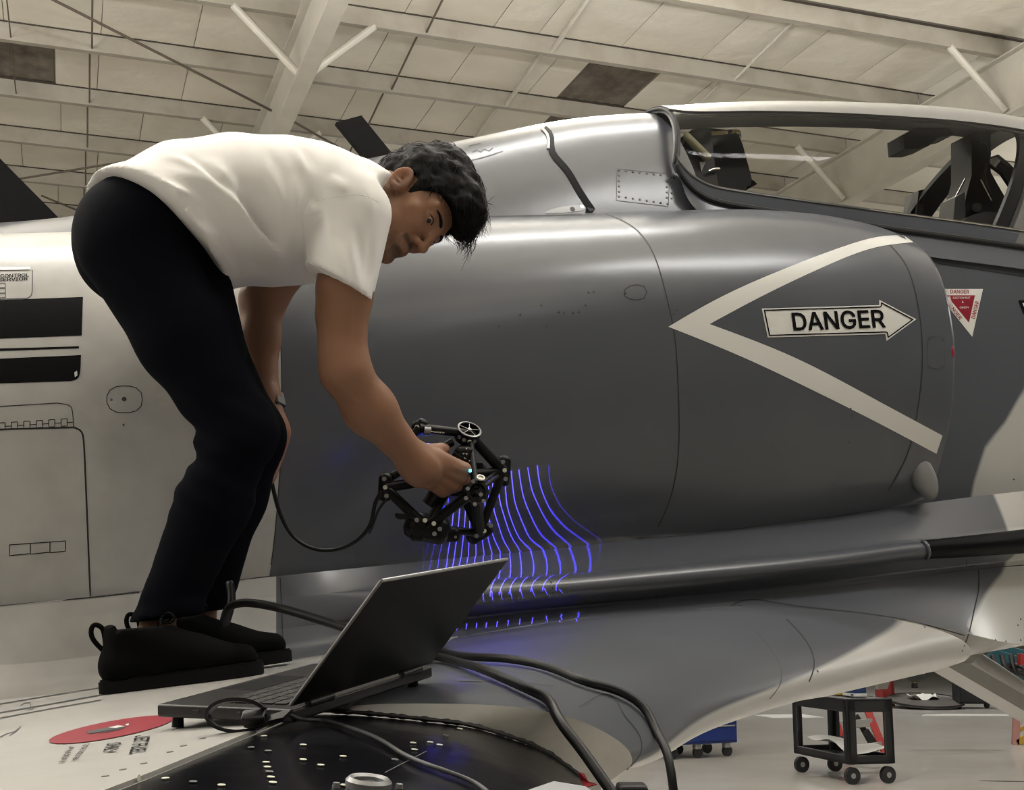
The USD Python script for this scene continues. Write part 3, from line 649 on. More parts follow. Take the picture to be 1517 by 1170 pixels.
for txt, a, d, u in (('JET FUEL', (201, 1091), (-9, 27), (22, -2)), ('ONLY', (160, 1102), (-8.5, 15), (20, -2)), ('TOTAL VOL 5984', (125, 1103), (-19, 25), (8, -.5)), ('JP-4,5 OR JP-8', (103, 1107), (-16, 24), (8, -.5))):
    a, d, u = map(np.array, (a, d, u)); obj('lettering', lettering(txt, a, a+d, u), 'marking_black', fl)
obj('pen_mark', seam([(0, 1092), (10, 1087), (22, 1084), (31, 1076), (24, 1084), (14, 1090)], 1.2), 'seam_mid', JET)
obj('pen_mark', seam([(30, 1046), (38, 1041), (47, 1043), (42, 1052), (50, 1050)], 1.2), 'seam_mid', JET)
for pts, wdt in (([(0, 1043), (60, 1033), (148, 1019)], 1.6), ([(0, 1056), (70, 1044), (148, 1030)], 2.0), ([(0, 1064), (70, 1051), (150, 1037)], 1.6)):
    obj('panel_seam', seam(pts, wdt), 'seam_mid', JET)

# ---- painted markings on the intake
chev_u = np.vstack([spline2([(990, 484), (1060, 444), (1160, 399), (1250, 365), (1312, 349.5), (1338, 348.5)], 30), spline2([(1353, 359), (1300, 366), (1230, 391), (1130, 438), (1051, 480)], 30)])
chev_l = np.vstack([spline2([(1051, 480), (1180, 531), (1290, 588), (1396, 645)], 24), spline2([(1387, 672), (1300, 626), (1200, 576), (1100, 529), (990, 484)], 30)])
obj('chevron_stripe', decal(sg.Polygon(chev_u).buffer(0), .0008), 'marking_white', JET, label='off-white upper stripe of the intake chevron')
obj('chevron_stripe', decal(sg.Polygon(chev_l).buffer(0), .0008), 'marking_white', JET, label='off-white lower stripe of the intake chevron')
ar = sg.Polygon([(1128, 457), (1302, 452), (1302, 444), (1357, 473), (1313, 505), (1311, 495), (1137, 500)])
wa = part_group('warning_arrow', JET, 'white arrow marking reading DANGER on the intake')
obj('arrow', decal(ar, .0012, 6), 'marking_white', wa)
obj('outline', decal(ar.buffer(-2.2).difference(ar.buffer(-3.9)), .0026, 6), 'marking_black', wa)
obj('lettering', lettering('DANGER', (1172, 489.5), (1311, 484.5), (-3.5, -25), .0030), 'marking_black', wa)
wt = part_group('warning_triangle', JET, 'white and red triangle warning of the ejection seat and canopy')
obj('white_triangle', decal([(1397, 428), (1456, 428), (1440, 499), (1404, 454)], .0010), 'marking_white', wt)
obj('red_triangle', decal([(1402, 437.5), (1444, 437.5), (1435, 478)], .0014), 'marking_red', wt)
obj('lettering', lettering('DANGER', (1407, 434.6), (1435, 434.8), (0, -5.2), .0015), 'marking_red', wt)
obj('lettering', lettering('DANGER', (1443.5, 473), (1450, 447), (-5.2, -1.3), .0015), 'marking_red', wt)
obj('lettering', lettering('DANGER', (1401.5, 449), (1421, 474), (4, -3.2), .0015), 'marking_red', wt)
for tx, a, b, u in (('EJECTION SEAT', (1411, 442.5), (1437, 442.5), 2.6), ('&', (1424, 449), (1427, 449), 3), ('CANOPY', (1421, 457), (1435, 457), 2.8)):
    obj('lettering', lettering(tx, a, b, (0, -u), .0018), 'marking_white', wt)
nm_ = part_group('nose_marking', JET, 'black corner of a stencilled marking at the right edge')
obj('black_patch', decal([(1508, 445), (1545, 443), (1545, 466), (1515.5, 465)], .001), 'marking_black', nm_)
obj('bar', decal([(1514, 449), (1545, 448), (1545, 454), (1516, 454)], .0014), 'marking_white', nm_)
obj('bar', decal([(1518, 458), (1545, 457), (1545, 462), (1520, 462)], .0014), 'marking_white', nm_)

# ---- markings and doors on the light grey rear body
obj('black_stripe', decal([(-60, 447), (123, 440), (121, 497), (-60, 504)]), 'marking_black', JET, label='wide black bar on the rear body')
obj('black_stripe', decal([(-60, 518), (117, 513), (117, 516), (-60, 522)]), 'marking_black', JET, label='thin black line on the rear body')
obj('black_stripe', decal(np.vstack([[(-60, 534), (120, 526)], chaikin([(120, 526), (119, 556), (112, 564), (90, 565)], 2, False), [(90, 565), (-60, 570)]])), 'marking_black', JET, label='lower black bar with a worn rounded corner')
obj('scuff_mark', decal([(110, 552), (114, 549), (115, 556), (111, 559)], .0014), 'marking_white', JET)
rs = part_group('reservoir_panel', JET, 'small access panel lettered CONTROL RESERVIOR')
obj('panel_seam', seam(np.vstack([[(48, 400), (48, 420)], chaikin([(48, 420), (47.5, 438), (40, 442)], 2, False), [(40, 442), (-40, 445)]]), 1.4, smooth=False), 'seam_mid', rs)
obj('hinge', decal([(-40, 397), (45, 396), (45, 400), (-40, 402)], .002), 'bright_metal', rs, label='bright metal hinge')
obj('lettering', lettering('CONTROL', (0, 411.5), (43, 410), (0, -4.6)), 'marking_black', rs)
obj('lettering', lettering('RESERVIOR', (-14, 417.5), (41, 415.5), (0, -4.6)), 'marking_black', rs)
for y0 in (420, 428, 435): obj('latch', seam([(-8, y0), (8, y0-.4), (8, y0+6), (-8, y0+6.6)], 1.2, smooth=False), 'seam_mid', rs)
ov = part_group('oval_panel', JET, 'oval fastened access cover')
oc = np.c_[184.5+np.cos(th)*26.5, 591.5+np.sin(th)*20]; oc = np.sign(oc-[184.5, 591.5])*np.abs((oc-[184.5, 591.5])/[26.5, 20])**.8*[26.5, 20]+[184.5, 591.5]
obj('panel_seam', seam(np.vstack([oc, oc[:1]]), 1.5), 'seam_mid', ov)
disc_on(184, 591, .005, .001, 'seam_mid', 'fastener'); disc_on(165, 592, .003, .0005, 'grey_metal', 'fastener'); disc_on(183, 629, .002, .0008, 'seam_mid', 'fastener')
dr = part_group('access_door', JET, 'large hinged access door on the rear body')
obj('door_gap', seam(np.vstack([[(-60, 642), (0, 636), (110, 633)], chaikin([(110, 633), (121, 638), (124, 650), (126, 690), (134, 886)], 2, False)]), 2.6, smooth=False), 'seam_dark', dr)
obj('upper_seam', seam(np.vstack([[(-60, 605), (0, 602), (85, 597)], chaikin([(85, 597), (105, 600), (108, 612), (109, 634)], 2, False)]), 1.5, smooth=False), 'seam_mid', dr)
for k in range(7):
    x = 3 + 18.4*k - 18.4; y = 631.5 - (x-3)*.062
    obj('hinge_knuckle', seam([(x-4.5, y-5), (x+4.5, y-5.6), (x+4.5, y+5), (x-4.5, y+5.6), (x-4.5, y-5)], 1.3, smooth=False), 'seam_dark', dr)
    obj('hinge_pin', seam([(x+4.5, y), (x+14, y-.6)], 1.3, smooth=False), 'seam_dark', dr)
for a, b in ((14, 45), (45, 74), (74, 97)):
    y = lambda x: 807 - (x-14)*.07
    obj('door_latch', seam([(a, y(a)), (b, y(b)), (b, y(b)+15), (a, y(a)+16), (a, y(a))], 1.4, smooth=False), 'seam_dark', dr)
obj('panel_seam', seam([(-60, 904), (0, 897.5), (134, 885), (215, 876)], 2.0), 'seam_dark', JET)
obj('panel_seam', seam([(135, 884), (215, 875), (345, 860), (404, 853)], 1.6), 'seam_mid', JET)
jb = to_px(Call[ic, 4:]); obj('panel_seam', seam(jb[(jb[:, 1] > 380) & (jb[:, 1] < 850)][::4], 1.6), 'seam_dark', JET)
obj('panel_seam', seam([(415, 856), (417, 900), (419, 950)], 1.5), 'seam_dark', JET)

# ---- joints on the dark skin
for pts, w_ in (([(897, 317), (940, 338), (965, 370), (985, 430), (998, 490), (1004, 560), (1006, 620), (1003, 690), (992, 740), (975, 780)], 1.6),
                ([(1315, 360), (1336, 383), (1357, 438), (1365, 493), (1366, 545), (1357, 620), (1343, 675), (1316, 726)], 1.6),
                ([(1380, 389), (1440, 398), (1517, 410)], 1.8), ([(962, 798), (963, 822)], 1.4), ([(1149, 874), (1150, 894)], 1.4), ([(972, 877), (973, 900)], 1.4),
                ([(806, 852), (815, 860), (819, 874), (818, 886)], 1.6), ([(1079, 900), (1096, 891), (1151, 893), (1250, 905), (1340, 918), (1429, 941)], 1.6),
                ([(1165, 917), (1185, 938), (1200, 960), (1206, 985), (1198, 1010)], 2.0), ([(1120, 935), (1140, 960), (1155, 985), (1158, 1005), (1140, 1035)], 1.3),
                ([(1449, 844), (1450, 870), (1444, 900), (1436, 935), (1425, 965)], 1.6), ([(1148, 880), (1300, 862), (1449, 843), (1517, 837)], 1.3),
                ([(858, 1048-0), (905, 1030), (925, 1060), (945, 1085), (950, 1110), (928, 1140)], 1.6), ([(680, 1009), (745, 1010), (820, 1016)], 1.2),
                ([(660, 322), (760, 320), (862, 318)], 2.0), ([(688, 240), (720, 232), (745, 224)], 1.4), ([(805, 848), (806, 858)], 1.2), ([(745, 846), (765, 844), (765, 848)], 1.2),
                ([(1432, 830), (1432, 838), (1445, 837)], 1.6), ([(925, 793), (960, 797), (975, 792)], 1.2)):
    obj('panel_seam', seam(pts, w_), 'seam_dark' if w_ > 1.5 else 'seam_mid', JET)
for pts in ([(700, 226), (706, 222), (711, 226), (716, 221), (724, 224), (730, 219)], [(694, 217), (704, 214), (712, 213)], [(668, 330), (676, 333), (683, 327)]):
    obj('pen_mark', seam(pts, 1.2), 'seam_dark', JET)
tdp = chaikin([(921, 434), (930, 424), (945, 421), (957, 425), (959, 435), (953, 444), (938, 445), (926, 440)], 3)
td = part_group('teardrop_cover', JET, 'small teardrop-shaped access cover')
obj('panel_seam', seam(np.vstack([tdp, tdp[:1]]), 1.7), 'seam_dark', td); disc_on(926, 434.5, .004, .001, 'seam_dark', 'fastener')
lp = part_group('lip_panel', JET, 'small square access panel beside the intake lip')
obj('panel_seam', seam([(1374, 501), (1377, 499), (1397, 499), (1399, 503), (1399, 543), (1397, 546), (1376, 545), (1373.5, 541), (1374, 501)], 1.4, smooth=False), 'seam_mid', lp)
for x, y in ((1377, 502), (1396, 503), (1377, 541), (1396, 543)): disc_on(x, y, .003, .001, 'seam_mid', 'fastener', 8)
sp = part_group('riveted_patch', JET, 'riveted rectangular patch below the canopy')
obj('panel_seam', seam([(914, 250), (913, 297), (990, 306), (992, 258), (914, 250)], 1.0, smooth=False), 'seam_mid', sp)
riv = []
for t_ in np.linspace(0, 1, 8): riv += [(917+72*t_, 252.5+8*t_), (917+72*t_, 291+11*t_)]
for t_ in np.linspace(.2, .8, 4): riv += [(917, 252+40*t_), (988, 261+40*t_)]
riv += [(995, 262+8*k) for k in range(5)]
for x, y in riv: disc_on(x, y, .0035, .0016, 'seam_mid', 'rivet', 8)
for x, y in ((740, 483), (802, 452), (810, 484), (828, 462), (836, 463), (849, 463), (858, 462), (771, 466), (872, 433), (880, 432), (868, 452), (1003, 459), (998, 465), (1260, 605), (1263, 616), (1258, 655), (1235, 718), (1502, 710), (1475, 948), (1508, 926), (1512, 917), (1490, 950), (1512, 948), (1370, 929), (1211, 994), (1096, 897)): disc_on(x, y, .003, .0012, 'seam_mid', 'rivet', 8)
# strap over the spine, tie-down fitting beside it
strap = np.array([(806, 191), (815, 200), (817, 222), (835, 247), (856, 280), (878, 313)], float)
obj('spine_strap', seam(strap, 9, .003), 'marking_black', JET, label='black sealing strap running down over the spine')
obj('spine_strap', seam(strap[:3]+[-5, -1], 4, .0035), 'grey_metal', JET, label='pale metal edge beside the sealing strap')
disc_on(848, 310, .008, .002, 'seam_mid', 'tie_fitting', 12); disc_on(862, 306, .006, .0015, 'bright_metal', 'tie_fitting', 10); obj('scuff_mark', decal(chaikin([(800, 316), (830, 306), (866, 303), (868, 312), (830, 316)], 2), .0012), 'grey_metal', JET, label='bare metal scuff beside the tie fitting')
# red cover and bright fairing in the intake mouth, seen past the lip
obj('intake_plug', taubin(tm(place(trimesh.creation.icosphere(3, .011), np.diag([1.0, .9, 2.2]), on_w(1408., 521., -.088))), 1), 'marking_red', JET, label='red intake cover tab showing past the lip')
mat('fairing_grey', (.2, .2, .2), .35)
bl = jf(on_w(1369., 702., -.13)); fp = trimesh.creation.icosphere(4, 1.0)
obj('lip_fairing', place(fp, np.stack([U*.035+V*.02, W*.030, V*.070-U*.03], 1), on_w(1366., 704., -.165)), 'fairing_grey', JET, smooth=True, label='rounded pale fairing at the foot of the intake lip')
# gun port: flat black patch painted for the shade of the opening
gp = decal([(1366, 802), (1560, 780), (1560, 815), (1420, 824), (1372, 826), (1374, 815)], .004)
obj('gun_port_shade', gp, 'marking_black', JET, label='flat black patch for the shade inside the gun trough')
obj('gun_port_lip', tube(stick([(1366, 803), (1372, 808), (1375, 816), (1372, 826)], .003), .006, 8, smooth=14), 'paint_dark', JET)

# ---- fin and antenna behind the man
def slab(pxs, w0, w1, c=0):
    p = np.asarray(pxs, float); a = jf(on_w(p[:, 0], p[:, 1], (w0+w1)/2)); m = prism(a[:, [0, 2]], 1.0); v = np.asarray(m.vertices)
    q = trimesh.Trimesh(jet(v[:, 0], w0+v[:, 2]*(w1-w0), v[:, 1]), m.faces, process=False); q.fix_normals(); return q
mat('fin_dark', (.009, .009, .010), .6, spec=.2, mottle=(6, (.013, .013, .014), .4, .7))
obj('vertical_fin', slab([(-260, 30), (-150, 60), (0, 240), (104, 345), (104, 370), (-260, 370)], WC-.03, WC+.03), 'fin_dark', JET, label='dark vertical fin at the left edge')
an = part_group('blade_antenna', JET, 'dark swept blade antenna on the spine')
obj('blade', slab([(497, 183), (534, 173), (585, 236), (600, 262), (560, 262), (553, 252)], WC-.012, WC+.012), 'fin_dark', an)
obj('foot', slab([(545, 255), (556, 249), (600, 240), (615, 250), (612, 268), (548, 270)], WC-.05, WC+.05), 'paint_dark', an)

# ---- canopy
def glass_mat(name, tint, frough=.02):
    MATS[name] = usdkit.material(stage, '/World/Looks/'+name, {'t': ('transparent_bsdf', {'color': tint}), 'g': ('glossy_bsdf', {'color': (1, 1, 1), 'roughness': frough}), 'f': ('fresnel', {'IOR': 1.12}), 'm': ('mix_closure', {})},
        [('f.fac', 'm.fac'), ('t.BSDF', 'm.closure1'), ('g.BSDF', 'm.closure2')], surface='m.closure')
glass_mat('canopy_glass', (.86, .86, .84))
mat('cockpit_dark', (.012, .012, .013), .55, spec=.3); mat('cockpit_grey', (.035, .035, .034), .5); mat('handle_yellow', (.42, .31, .1), .45); mat('pad_olive', (.33, .31, .19), .6)
mat('bow_and_glare_silver', (.19, .188, .182), .28, metal=.15); mat('mirror', (.75, .75, .75), .06, metal=1.0)  # silver serves the metal bow and the painted glass reflection
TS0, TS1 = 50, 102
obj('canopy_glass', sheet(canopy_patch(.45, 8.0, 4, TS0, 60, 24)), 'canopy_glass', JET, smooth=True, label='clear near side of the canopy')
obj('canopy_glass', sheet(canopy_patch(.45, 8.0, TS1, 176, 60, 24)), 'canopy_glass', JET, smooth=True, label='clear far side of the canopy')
cf = part_group('canopy_frame', JET, 'grey canopy frame with rails and strips for the glass reflection')
def shell(k0, k1, t0, t1, thick, nk, nt): return sheet(canopy_patch(k0, k1, t0, t1, nk, nt, .004), thick)
def fixn(m):
    m = tm(m).copy(); m.fix_normals(); return m
obj('reflection_strip', fixn(shell(.3, 8.1, TS0-1, TS1+1, .010, 60, 20)), 'bow_and_glare_silver', cf, smooth=40, label='opaque silver strip standing in for the ceiling reflected in the glass')  # ceiling reflection in clear glass, built as an opaque silver strip
obj('refraction_strip', fixn(sheet(canopy_patch(.5, 8.0, TS0-1, TS1+1, 60, 20, -.012), .003)), 'cockpit_dark', cf, smooth=40, label='dark strip standing in for refraction along the canopy top')  # dark refraction band of the glass, built as a strip
obj('aft_bow', fixn(sheet(canopy_patch(0, .62, 0, 180, 8, 60, -.005), .012)), 'paint_dark', cf, smooth=40)
for nm, a, b in (('near_rail', 0, 4), ('far_rail', 176, 180)): obj('rail', fixn(shell(.3, 8.2, a, b, .016, 60, 4)), 'paint_dark', cf, smooth=40)
kq = np.linspace(.0, 9.2, 90)
obj('rail_edge', tube(canopy_pt(kq, np.full(90, 4.), .006), .0032, 8), 'bright_metal', cf)
obj('canopy_seal', tube(canopy_pt(np.linspace(0, 10, 90), np.full(90, -1.), .006) - V*.02 + W*.004, .009, 8), 'seam_dark', JET, label='black rubber seal along the canopy sill')
obj('bow_seal', tube(canopy_pt(np.full(60, .03), np.linspace(0, 180, 60), -.006), .0045, 8), 'seam_dark', JET)
sillG = np.stack([canopy_pt(np.linspace(0, 10, 90), np.full(90, 0.), .004), canopy_pt(np.linspace(0, 10, 90), np.full(90, 0.), .006)-V*.035+W*.006, canopy_pt(np.linspace(0, 10, 90), np.full(90, 0.), .01)-V*.09+W*.02], 1)
obj('sill', outward(sheet(sillG)), 'paint_dark', JET, smooth=True)
obj('windscreen_bow', fixn(shell(8.02, 8.42, 0, 180, .03, 6, 60)), 'bow_and_glare_silver', JET, smooth=40, label='metal windscreen bow')
obj('windscreen_bow', fixn(sheet(canopy_patch(7.75, 8.35, 0, 180, 8, 60, -.03), .02)), 'cockpit_dark', JET, smooth=40, label='dark inner windscreen bow')
obj('windscreen_glass', sheet(canopy_patch(8.42, 10, 4, 176, 16, 40)), 'canopy_glass', JET, smooth=True, label='windscreen ahead of the bow')
# seat
seat = part_group('ejection_seat', JET, 'dark ejection seat with yellow firing handles')
obj('headrest', slab(chaikin([(996, 216), (1008, 203), (1046, 205), (1066, 208), (1076, 216), (1089, 264), (1094, 284), (1082, 290), (1076, 330), (1010, 330), (1004, 262)], 1), WC-.06, WC+.12), 'cockpit_dark', seat, smooth=30)
obj('side_frame', slab([(1003, 226), (1018, 200), (1050, 196), (1056, 250), (1064, 292), (1030, 292), (1012, 262)], WC+.15, WC+.18), 'cockpit_grey', seat)
obj('pad', cyl(on_w(1018., 203., WC+.2), on_w(1047., 232., WC+.2), .0135), 'pad_olive', seat, label='olive padded cushion on the headrest')
obj('pad_end', place(trimesh.creation.icosphere(3, .0135), None, on_w(1018., 203., WC+.2)), 'pad_olive', seat); obj('pad_end', place(trimesh.creation.icosphere(3, .0135), None, on_w(1047., 232., WC+.2)), 'pad_olive', seat)
hl = [on_w(1052., 197.5, WC+.14), on_w(1075., 196.0, WC+.13), on_w(1090., 194.5, WC+.11), on_w(1095., 200.0, WC+.02), on_w(1088., 207.0, WC-.08), on_w(1072., 210.0, WC-.12), on_w(1050., 211.0, WC-.12)]
obj('firing_handle', tube(hl, .0065, 10, smooth=50), 'handle_yellow', seat, label='yellow face-curtain firing handle')
for k, i in enumerate((4, 9, 14, 19)):
    P = CubicSpline(np.arange(7), np.array(hl))(np.array([i, i+1.3])*6/22); obj('handle_band', cyl(P[0], P[1], .0072, sides=12), 'cockpit_dark', seat)
obj('label_plate', slab([(1036, 240), (1045, 240), (1039, 254)], WC+.181, WC+.184), 'marking_white', seat); obj('release_tab', slab([(1095, 266), (1102, 264), (1101, 273), (1096, 275)], WC+.0, WC+.03), 'handle_yellow', seat)
obj('shoulder_strap', slab([(1098, 272), (1110, 270), (1116, 276), (1108, 280), (1096, 277)], WC-.02, WC+.03), 'cockpit_dark', seat)
obj('buckle', tube([on_w(1050., 254., WC+.19), on_w(1056., 251., WC+.19), on_w(1066., 250., WC+.19)], .004, 8, smooth=8), 'bright_metal', seat)
# instrument column and fittings at the windscreen
sight = part_group('gunsight', JET, 'dark gunsight column on the glareshield')
obj('column', slab([(1424, 205), (1452, 205), (1452, 262), (1462, 280), (1472, 297), (1474, 312), (1484, 332), (1502, 352), (1500, 372), (1398, 372), (1402, 345), (1412, 318), (1416, 296), (1424, 266)], WC-.05, WC+.06), 'cockpit_dark', sight)
obj('side_box', slab([(1404, 297), (1418, 289), (1419, 350), (1399, 350)], WC+.02, WC+.10), 'cockpit_grey', sight)
obj('glareshield', slab(chaikin([(1404, 336), (1440, 318), (1474, 322), (1492, 342), (1506, 358), (1500, 380), (1396, 376)], 2), WC+.06, WC+.16), 'cockpit_grey', sight)
obj('lens', cyl(on_w(1447., 307., WC+.06), on_w(1447., 307., WC+.075), .017, sides=24), 'black_gloss', sight)
obj('trim_rod', cyl(on_w(1430., 265., WC+.07), on_w(1416., 292., WC+.07), .003, sides=8), 'bright_metal', sight); obj('trim_rod', cyl(on_w(1453., 266., WC+.07), on_w(1469., 297., WC+.07), .003, sides=8), 'bright_metal', sight)
obj('cable', tube([on_w(*map(float, p), WC+.12) for p in ((1450, 211), (1462, 213), (1466, 222), (1462, 245), (1459, 265), (1464, 280), (1472, 298))], .0035, 8, smooth=40), 'cockpit_dark', sight)
obj('canopy_latch', slab([(1326, 206), (1336, 200), (1344, 196), (1392, 196), (1400, 206), (1378, 210), (1364, 222), (1348, 227), (1328, 227)], WC-.04, WC+.05), 'cockpit_dark', JET, label='dark mirror box hung under the canopy roof')
mr = part_group('mirror', JET, 'framed rear-view mirror inside the windscreen')
mp = [(1464, 234), (1476, 230), (1492, 243), (1506, 258), (1513, 274), (1506, 284), (1496, 276), (1484, 258), (1464, 243)]
obj('frame', slab(mp, WC+.19, WC+.21), 'cockpit_dark', mr); obj('glass', slab(np.array(sg.Polygon(mp).buffer(-2.2).exterior.coords), WC+.21, WC+.212), 'mirror', mr)
obj('side_instrument', slab([(1351, 287), (1359, 285), (1358, 335), (1346, 332)], WC-.34, WC-.26), 'cockpit_grey', JET)
# cockpit tub so that one does not look through to the other side's floor
kt = np.linspace(.2, 9.5, 40); tubG = np.stack([canopy_pt(kt, np.full(40, 0.), -.02)-V*.02, canopy_pt(kt, np.full(40, 0.), -.02)-V*.3, canopy_pt(kt, np.full(40, 180.), -.02)-V*.3, canopy_pt(kt, np.full(40, 180.), -.02)-V*.02], 1)
obj('cockpit_tub', sheet(tubG), 'cockpit_dark', JET)

# ---- nose gear leg and door below, at the right edge
obj('gear_door', slab([(1380, 983), (1416, 981), (1540, 1052), (1540, 1076)], -.62, -.50), 'paint_white', JET, label='long white gear door slanting down to the right')
obj('gear_strut', cyl(on_w(1440., 972., -.75), on_w(1560., 1052., -.75), .028), 'paint_white', JET, label='pale round nose gear strut')
obj('vortex_fin', slab([(1296, 985), (1328, 978), (1312, 1020), (1299, 1021)], -.12, -.105), 'paint_white', JET, label='small white fin under the leading edge')
# ================================================================== the man bending over the wing
ER = np.array([1., 0, 0]); EU = np.array([0, -SP, CP]); EF = np.array([0, CP, SP])       # picture right, picture up, away from the viewer
def masked(name, c1, c2, rough, fac_pos=(.3, .7), noise=None, spec=.4, sss=0.0, bump=None):
    "two colours of one thing blended by a mask kept on its vertices"
    nodes = {'p': ('principled_bsdf', {'roughness': rough, 'specular_ior_level': spec, 'subsurface_weight': sss, 'subsurface_scale': .004, 'subsurface_radius': (1, .35, .2)}), 'a': ('attribute', {'attribute': 'st'}), 'x': ('separate_xyz', {}),
             'r': ('rgb_ramp', {'ramp': [(0, c1), (fac_pos[0], c1), (fac_pos[1], c2), (1, c2)]}), 'g': ('geometry', {})}
    links = [('a.vector', 'x.vector'), ('r.color', 'p.base_color')]
    if noise:
        nodes['n'] = ('noise_texture', {'scale': noise[0], 'detail': 3.0}); nodes['m'] = ('map_range', {'from_min': .3, 'from_max': .7, 'to_min': -noise[1], 'to_max': noise[1]}); nodes['ad'] = ('math', {'math_type': 'add'})
        links += [('g.position', 'n.vector'), ('n.fac', 'm.value'), ('x.x', 'ad.value1'), ('m.result', 'ad.value2'), ('ad.value', 'r.fac')]
    else: links += [('x.x', 'r.fac')]
    if bump:
        nodes['bn'] = ('noise_texture', {'scale': bump[0], 'detail': 3.0}); nodes['b'] = ('bump', {'strength': bump[1], 'distance': bump[2]}); links += [('g.position', 'bn.vector'), ('bn.fac', 'b.height'), ('b.normal', 'p.normal')]
    MATS[name] = usdkit.material(stage, '/World/Looks/'+name, nodes, links, surface='p.BSDF')
SKIN_C = (.255, .128, .074)
masked('skin', SKIN_C, (.06, .036, .026), .48, (.1, .95), (420, .12), sss=.08, bump=(180, .12, .002))
mat('lip', (.20, .075, .055), .4); mat('eye_white', (.34, .31, .28), .25); mat('eye_iris', (.02, .01, .006), .12); mat('hair_black', (.0022, .0019, .0016), .55, spec=.14)
mat('shirt_white', (.85, .835, .81), .85, spec=.2, bump=(60, .08, .003)); mat('trouser_navy', (.0022, .0026, .005), .9, spec=.06, bump=(300, .1, .002))
mat('shoe_black', (.0018, .0018, .002), .8, spec=.08); mat('sole_black', (.0045, .0045, .005), .7, spec=.12); mat('orange_tag', (.35, .10, .02), .6)
MAN = thing('person', 'man in a white T-shirt and dark trousers bending over the wing with a scanner', 'person')

def cone_field(X, prims, k, D=None):
    """smooth union of tapered capsules (a, b, ra, rb[, axis, stretch]); each is only worked out near itself"""
    D = np.full(X.shape[:3], 9.0, np.float32) if D is None else D
    lo = X[0, 0, 0]; h = X[1, 0, 0, 0]-lo[0]
    for p in prims:
        a, b, ra, rb = np.asarray(p[0], float), np.asarray(p[1], float), p[2], p[3]; st_ = p[5] if len(p) > 4 else 1.0
        m = max(ra, rb)*max(1, st_)+k+.02; i0 = np.clip(((np.minimum(a, b)-m-lo)/h).astype(int), 0, np.array(X.shape[:3])-1); i1 = np.clip(((np.maximum(a, b)+m-lo)/h).astype(int)+2, 1, X.shape[:3])
        sl = tuple(slice(x, y) for x, y in zip(i0, i1))
        if any(s.start >= s.stop for s in sl): continue
        Q = X[sl]
        if len(p) > 4:
            ax = np.asarray(p[4], np.float32); Q = Q - ((Q-a.astype(np.float32))@ax)[..., None]*ax*np.float32(1-1/st_); b = b - ((b-a)@ax)*ax*(1-1/st_)
        d = cone_sd(Q, a, b, ra, rb).astype(np.float32)
        D[sl] = smin(D[sl], d, k)
    return D
PXM = lambda Y: Y*CP*1.0/F                                             # metres per pixel at distance Y, near enough
FD = np.array([.933, .36, 0]); LW = W.copy()                            # facing; towards the viewer's side (his right)

# ---- legs and trousers
hipN, kneN, ankN = at(196., 366., 2.29), at(358., 642., 2.31), at(240., 925., 2.33)
hipF, kneF, ankF = at(206., 366., 2.50), at(368., 645., 2.52), at(288., 918., 2.55)
pel = at(197., 362., 2.39)
r = lambda px, Y=2.35: px*PXM(Y)
L = lambda a, b, t: a+(b-a)*t
def leg(h, kn, an, Y):
    return [(h, L(h, kn, .5), r(80, Y), r(70, Y)), (L(h, kn, .5), kn, r(70, Y), r(53, Y)), (kn, L(kn, an, .35), r(53, Y), r(52, Y)), (L(kn, an, .35), an, r(52, Y), r(47, Y))]
tro = leg(hipN, kneN, ankN, 2.3) + leg(hipF, kneF, ankF, 2.5) + [(pel-LW*.05, pel+LW*.07, r(84), r(86)), (at(215., 330., 2.40), at(196., 350., 2.38), r(82), r(88), LW, 1.6), (at(296., 372., 2.42), at(230., 380., 2.39), r(56), r(76), LW, 1.5), (at(318., 430., 2.39), at(322., 525., 2.38), r(30), r(46), LW, 1.4)]
hemA, hemB = at(134., 281., 2.36), at(345., 424., 2.36)
hn = np.cross(hemB-hemA, LW); hn /= np.linalg.norm(hn); hn = hn if hn@(pel-at(400., 300., 2.4)) > 0 else -hn
def hem_cut(P):
    "how far a point lies beyond the shirt's hem, which curves up over the hip"
    d = hemB-hemA; t = np.clip(((P-hemA)@d)/(d@d), -.1, 1.05); return (P-hemA)@hn + .020*4*t*(1-t)
def tro_f(X):
    D = cone_field(X, tro, .03)
    P = X.astype(float)
    # cloth: rucks behind the knee and above the hem, long soft folds on the thigh
    ax = (kneN-hipN)/np.linalg.norm(kneN-hipN); sx = (ankN-kneN)/np.linalg.norm(ankN-kneN)
    n1 = meshkit.noise(P*[14, 14, 40], 3)-.5; n2 = meshkit.noise(P*[9, 9, 9], 5)-.5
    z = P[..., 2]; back = np.exp(-((P-at(300., 680., 2.33))**2).sum(-1)/.012); hem = np.exp(-((z-ankN[2]-.03)/.05)**2)
    D += (-.012*n1*(back+.7*hem) - .008*n2 + .004*np.sin((z*1.0+P[..., 0]*.5)*130)*back).astype(np.float32)
    cut = ((P-(ankN+[0, 0, .010]))@np.array([.10, .06, -1.0]))                  # hems
    return np.maximum(np.maximum(D, cut.astype(np.float32)), (-.012-.05*np.clip(((P-hemA)@(hemB-hemA))/((hemB-hemA)@(hemB-hemA))*2.5-.6, 0, 1)-hem_cut(P)).astype(np.float32))
lo, hi = at(90., 250., 2.3)-[.03, .3, .0], at(440., 960., 2.4)+[.05, .3, 0]
m = surface_net(tro_f, [lo[0], 2.05, hi[2]-.02], [hi[0], 2.80, lo[2]+.02], .0075)
tr = obj('trousers', taubin(m, 5), 'trouser_navy', MAN, smooth=True, label='dark navy trousers')

